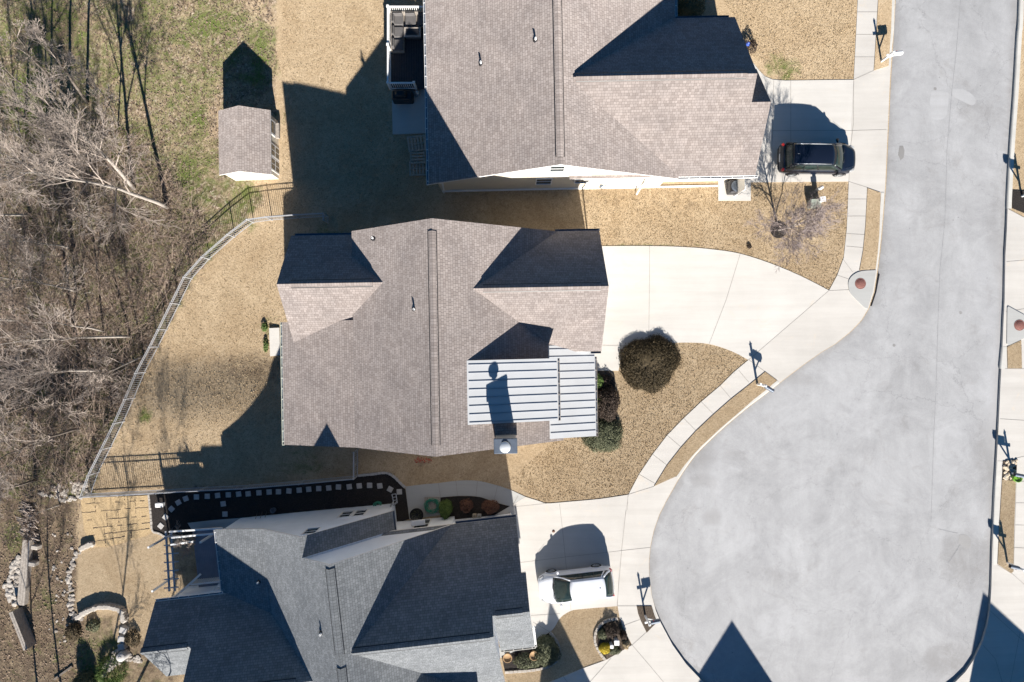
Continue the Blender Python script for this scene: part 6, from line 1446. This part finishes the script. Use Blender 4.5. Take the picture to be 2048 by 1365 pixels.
# ---- bare trees
def bare_tree(base, tip, hgt, lab, seed, limbs=12, spread=1.0, twig=M_TWIG, bark=M_BARK, r0=.13, name='bare_tree', grp='bare trees in the wood', first=.25, twn=5, curve=.5, z0=None, trunks=1, cat='tree', tr=.0075, l1=.46):
    rnd = random.Random(seed); B = P(*base) if z0 is None else P(*base, z0); zg = g(B.x, B.y) if z0 is None else z0; B.z = zg
    T = P(tip[0], tip[1], zg+hgt)
    t = empty(name, B, lab, cat, grp); trunk = MB(); crown = MB()
    up = Vector((0, 0, 1))
    def rv(s_=1): return Vector((rnd.gauss(0, s_), rnd.gauss(0, s_), rnd.gauss(0, s_)))
    def path(p, d, L, n, wig, lift):
        pts = [p.copy()]; d = d.normalized()
        for i in range(n):
            d = (d+rv(wig)+up*lift).normalized(); p = p+d*(L/n); pts.append(p.copy())
        return pts, d
    def grow(p, d, L, r, lev):
        n = (6, 4, 3, 2)[lev-1]; pts, _ = path(p, d, L, n, .09 if lev < 3 else .13, .07 if lev < 3 else .04)
        rad = [max(tr, r*(1-.8*i/n)) for i in range(n+1)]
        crown.tube(pts, rad, 5 if lev == 1 else 3, 0, False)
        if lev >= 4: return
        k = (rnd.randint(5, 8), rnd.randint(4, 6), twn)[lev-1]
        for i in range(k):
            u = rnd.uniform(.18, 1)*n; j = min(n-1, int(u)); q_ = pts[j].lerp(pts[j+1], u-j); dd = (pts[j+1]-pts[j]).normalized()
            sd_ = rv().cross(dd).normalized(); an = rnd.uniform(.3, .78)
            grow(q_, dd*cos(an)+sd_*sin(an), L*rnd.uniform(.42, .72)*(1-.25*u/n), max(tr, r*.45*(1-.4*u/n)), lev+1)
    for tk in range(trunks):
        n = 10; pts = []; off_ = rv(.05*hgt); off_.z = 0
        TT = T if tk == 0 else T+Vector((rnd.uniform(-1, 1), rnd.uniform(-1, 1), -.4*rnd.random()))*hgt*.28
        for i in range(n+1):
            s_ = i/n; q_ = B.lerp(TT, s_)+off_*sin(pi*s_)*curve+Vector((rnd.gauss(0, .02), rnd.gauss(0, .02), 0))*hgt*.35*s_; pts.append(q_)
        rr = r0*(1 if tk == 0 else .7); rad = [max(.012, rr*(1.25 if i == 0 else 1)*(1-.9*(i/n)**1.1)) for i in range(n+1)]
        trunk.tube(pts, rad, 8, 0, True)
        for i in range(limbs):
            s_ = first+(1-first)*((i+rnd.random()*.8)/limbs)**.9; u = min(n-.01, s_*n); j = int(u); q_ = pts[j].lerp(pts[j+1], u-j); dd = (pts[j+1]-pts[j]).normalized()
            a = i*2.4+rnd.uniform(-.5, .5); sd_ = Vector((cos(a), sin(a), 0)); sd_ = (sd_-dd*sd_.dot(dd)).normalized(); an = rnd.uniform(.45, .85)*spread
            grow(q_, dd*cos(an)+sd_*sin(an)+up*.12, hgt*rnd.uniform(.75, 1.15)*l1*(1-.62*s_), rr*.5*(1-.6*s_), 1)
    mesh('trunk', trunk, bark, t); mesh('crown', crown, twig, t)
    return t
TREES = [
 ((335, 414), (40, 345), 11.5, 12, .17, 'tall pale barked tree nearest the shed, its trunk reaching left', 13),
 ((268, 377), (120, 235), 10.0, 5, .15, 'white trunked tree fanning upward left of the tall pale one', 15),
 ((145, 497), (-40, 478), 9.5, 6, .08, 'thin straight tree whose trunk crosses from left edge level with the fence top', 6),
 ((152, 583), (-60, 545), 9.5, 8, .09, 'crooked pale tree midway down the left edge', 9),
 ((207, 662), (20, 640), 8.5, 6, .09, 'winding trunk tree left of the fence bend', 8),
 ((262, 673), (-30, 690), 11.0, 9, .10, 'straight grey tree reaching level across the wood', 9),
 ((288, 712), (176, 765), 6.0, 4, .07, 'small leaning tree crossing the fence from the yard side', 8),
 ((200, 742), (-40, 772), 9.0, 10, .10, 'grey tree below the winding trunk tree', 8),
 ((152, 772), (-60, 850), 9.5, 11, .11, 'dark trunked tree leaning to the lower left', 7),
 ((160, 856), (-50, 945), 9.0, 13, .10, 'dark leaning tree near the lower fence run', 7),
 ((72, 960), (-60, 1010), 7.5, 14, .10, 'dark trunked tree at the lower left of the wood', 8),
 ((60, 430), (-150, 380), 9.5, 15, .10, 'bushy pinkish tree at the left edge above the thin straight tree', 12),
 ((90, 360), (-90, 270), 10.0, 16, .10, 'bushy pinkish tree at the left edge beside the white trunked tree', 12),
 ((30, 640), (-140, 640), 8.0, 17, .08, 'small tree cut by the left edge of the picture', 7),
 ((50, 240), (-80, 150), 9.0, 18, .10, 'slender tree near the left edge over green ground', 6),
 ((103, 212), (-20, 110), 10.0, 19, .10, 'slender tree whose shadow runs up the green ground', 6),
 ((137, 200), (20, 60), 10.5, 20, .13, 'slender tree beside the darkest patch of soil', 6),
 ((175, 205), (80, 50), 11, 21, .12, 'slender tree right of the darkest patch of soil', 6),
 ((236, 255), (150, 130), 7.5, 23, .06, 'thin young tree between the slender trees and shed', 5),
 ((120, 1010), (20, 1060), 5.0, 24, .06, 'small bare tree between the branch stack and rocks', 6),
]
for (b_, tp, hh, sd_, r0, lab, nl) in TREES:
    bare_tree(b_, tp, hh, lab, sd_*7+1, nl if 'slender' not in lab else 4, r0=r0*.85, twig=M_TWIG if hh > 9 else M_TWIG_D if sd_ % 3 == 0 else M_TWIG, bark=M_BARK_D if 'dark' in lab or 'slender' in lab else M_BARK, first=.22 if hh < 11 else .3, twn=5, l1=.52 if 'slender' not in lab else .27)
for i, (x, y) in enumerate(((78, 1400), (130, 1420), (182, 1440), (232, 1450))):
    bare_tree((x, y), (x-150+i*40, y+150), 11, ('bare tree beyond the lower edge at far left', 'bare tree beyond the lower edge, second from the left', 'bare tree beyond the lower edge, third from the left', 'bare tree beyond the lower edge nearest the bottom house')[i], 300+i, 8, r0=.075, bark=M_BARK_D, twn=3, l1=.3, curve=2.2)
bare_tree((1557, 460), (1600, 446), 4.2, 'small ornamental tree with purplish bare twigs between the two upper driveways', 77, 24, r0=.075, twig=M_TWIG_R, bark=M_BARK, name='ornamental_tree', grp=None, first=.12, twn=9, z0=0.0, spread=1.5, curve=.3, tr=.005, l1=.72)
bare_tree((372, 1083), (372, 1088), 2.5, 'bare climber tangled over the arbour beside the deck', 91, 10, r0=.04, twig=M_TWIG, bark=M_TWIG, name='bare_climber', grp=None, first=.15, twn=5, spread=1.5, l1=.55)
p = P(1557, 460, 0); o = sheet('tree_ring', [(1557+17*cos(a), 460+17*sin(a)) for a in [k*pi/9 for k in range(18)]], .03, M_MULCH, .05, 60, flat=0.0); struct(o)

# ---- undergrowth, leaf litter, grass
WOOD = [(-20, 330), (60, 250), (200, 215), (330, 330), (400, 420), (430, 470), (380, 540), (345, 615), (300, 690), (270, 750), (235, 830), (205, 900), (165, 980), (60, 1000), (-20, 1010)]
def undergrowth():
    rnd = random.Random(5); mb = MB()
    for k in range(8000):
        while True:
            x, y = rnd.uniform(-20, 430), rnd.uniform(230, 1010)
            if inside((x, y), WOOD): break
        p = P(x, y); p.z = g(p.x, p.y)+rnd.random()**2*.5; a = rnd.random()*6.28; el = rnd.uniform(-.1, .9); L = rnd.uniform(.4, 2.2)
        d = Vector((cos(a)*cos(el), sin(a)*cos(el), sin(el))); pts = [p]
        for i in range(3): d = (d+Vector((rnd.gauss(0, .12), rnd.gauss(0, .12), rnd.gauss(-.03, .12)))).normalized(); pts.append(pts[-1]+d*L/3)
        mb.tube(pts, [.010, .008, .006, .004], 3, 0, False, False)
    o = mesh('undergrowth', mb, M_TWIG_D, origin=(0, 0, 0)); label(o, 'tangle of brown twigs and briars covering the floor of the wood', 'undergrowth', None, 'stuff')
undergrowth()
def litter():
    rnd = random.Random(9); mb = MB(); areas = [(WOOD, 15000), ([(0, 0), (540, 0), (560, 140), (440, 330), (330, 420), (200, 215), (0, 300)], 9000), ([(0, 1010), (160, 1010), (150, 1230), (240, 1330), (200, 1365), (0, 1365)], 3800)]
    for poly, n in areas:
        xs = [p[0] for p in poly]; ys = [p[1] for p in poly]
        for k in range(n):
            while True:
                x, y = rnd.uniform(min(xs), max(xs)), rnd.uniform(min(ys), max(ys))
                if inside((x, y), poly): break
            p = P(x, y); c_ = Vector((p.x, p.y, g(p.x, p.y)+rnd.uniform(.008, .05))); a = rnd.random()*6.28; L = rnd.uniform(.03, .075); ti = rnd.gauss(0, .35)
            u = Vector((cos(a), sin(a), ti))*L; v = Vector((-sin(a), cos(a), rnd.gauss(0, .35)))*L*.55; mb.poly([c_-u, c_-v, c_+u, c_+v])
    o = mesh('leaf_litter', mb, M_LITTER, origin=(0, 0, 0)); label(o, 'fallen brown leaves scattered over the rough ground and wood', 'fallen leaves', None, 'stuff')
litter()
# grass blades: clumps standing a few centimetres high on the dormant lawns
def grass():
    rnd = random.Random(21); mb = MB()
    areas = [(YARD, 26000), ([(565, 0), (775, 0), (783, 270), (815, 280), (885, 385), (1160, 385), (1165, 450), (860, 430), (565, 440)], 15000), (arc+[(1674, 551), (1693, 459), (1697, 367), (1160, 380), (1163, 450), (1200, 462)], 13000),
             (arc2[:-1]+[(1237, 742), (1230, 800), (1100, 890), (1020, 960), (1080, 1003), (1200, 998), (1255, 989), (1305, 909), (1367, 837), (1440, 772), (1497, 722)], 13000), ([(1445, 0), (1713, 0), (1706, 158), (1570, 160), (1500, 110), (1470, 40)], 6500)]
    for poly, n in areas:
        xs = [p[0] for p in poly]; ys = [p[1] for p in poly]; k = 0
        while k < n:
            x, y = rnd.uniform(min(xs), max(xs)), rnd.uniform(min(ys), max(ys))
            if not inside((x, y), poly): continue
            k += 1; p = P(x, y); z = g(p.x, p.y); a = rnd.random()*6.28; w_ = rnd.uniform(.012, .03); L = rnd.uniform(.03, .07); t = Vector((cos(a), sin(a), 0)); l = Vector((rnd.gauss(0, .03), rnd.gauss(0, .03), L))
            c_ = Vector((p.x, p.y, z)); mb.poly([c_-t*w_, c_+t*w_, c_+l])
    o = mesh('grass', mb, M_DRYGRASS, origin=(0, 0, 0)); label(o, 'short dormant tan grass blades standing across the lawns', 'grass', None, 'stuff')
grass()
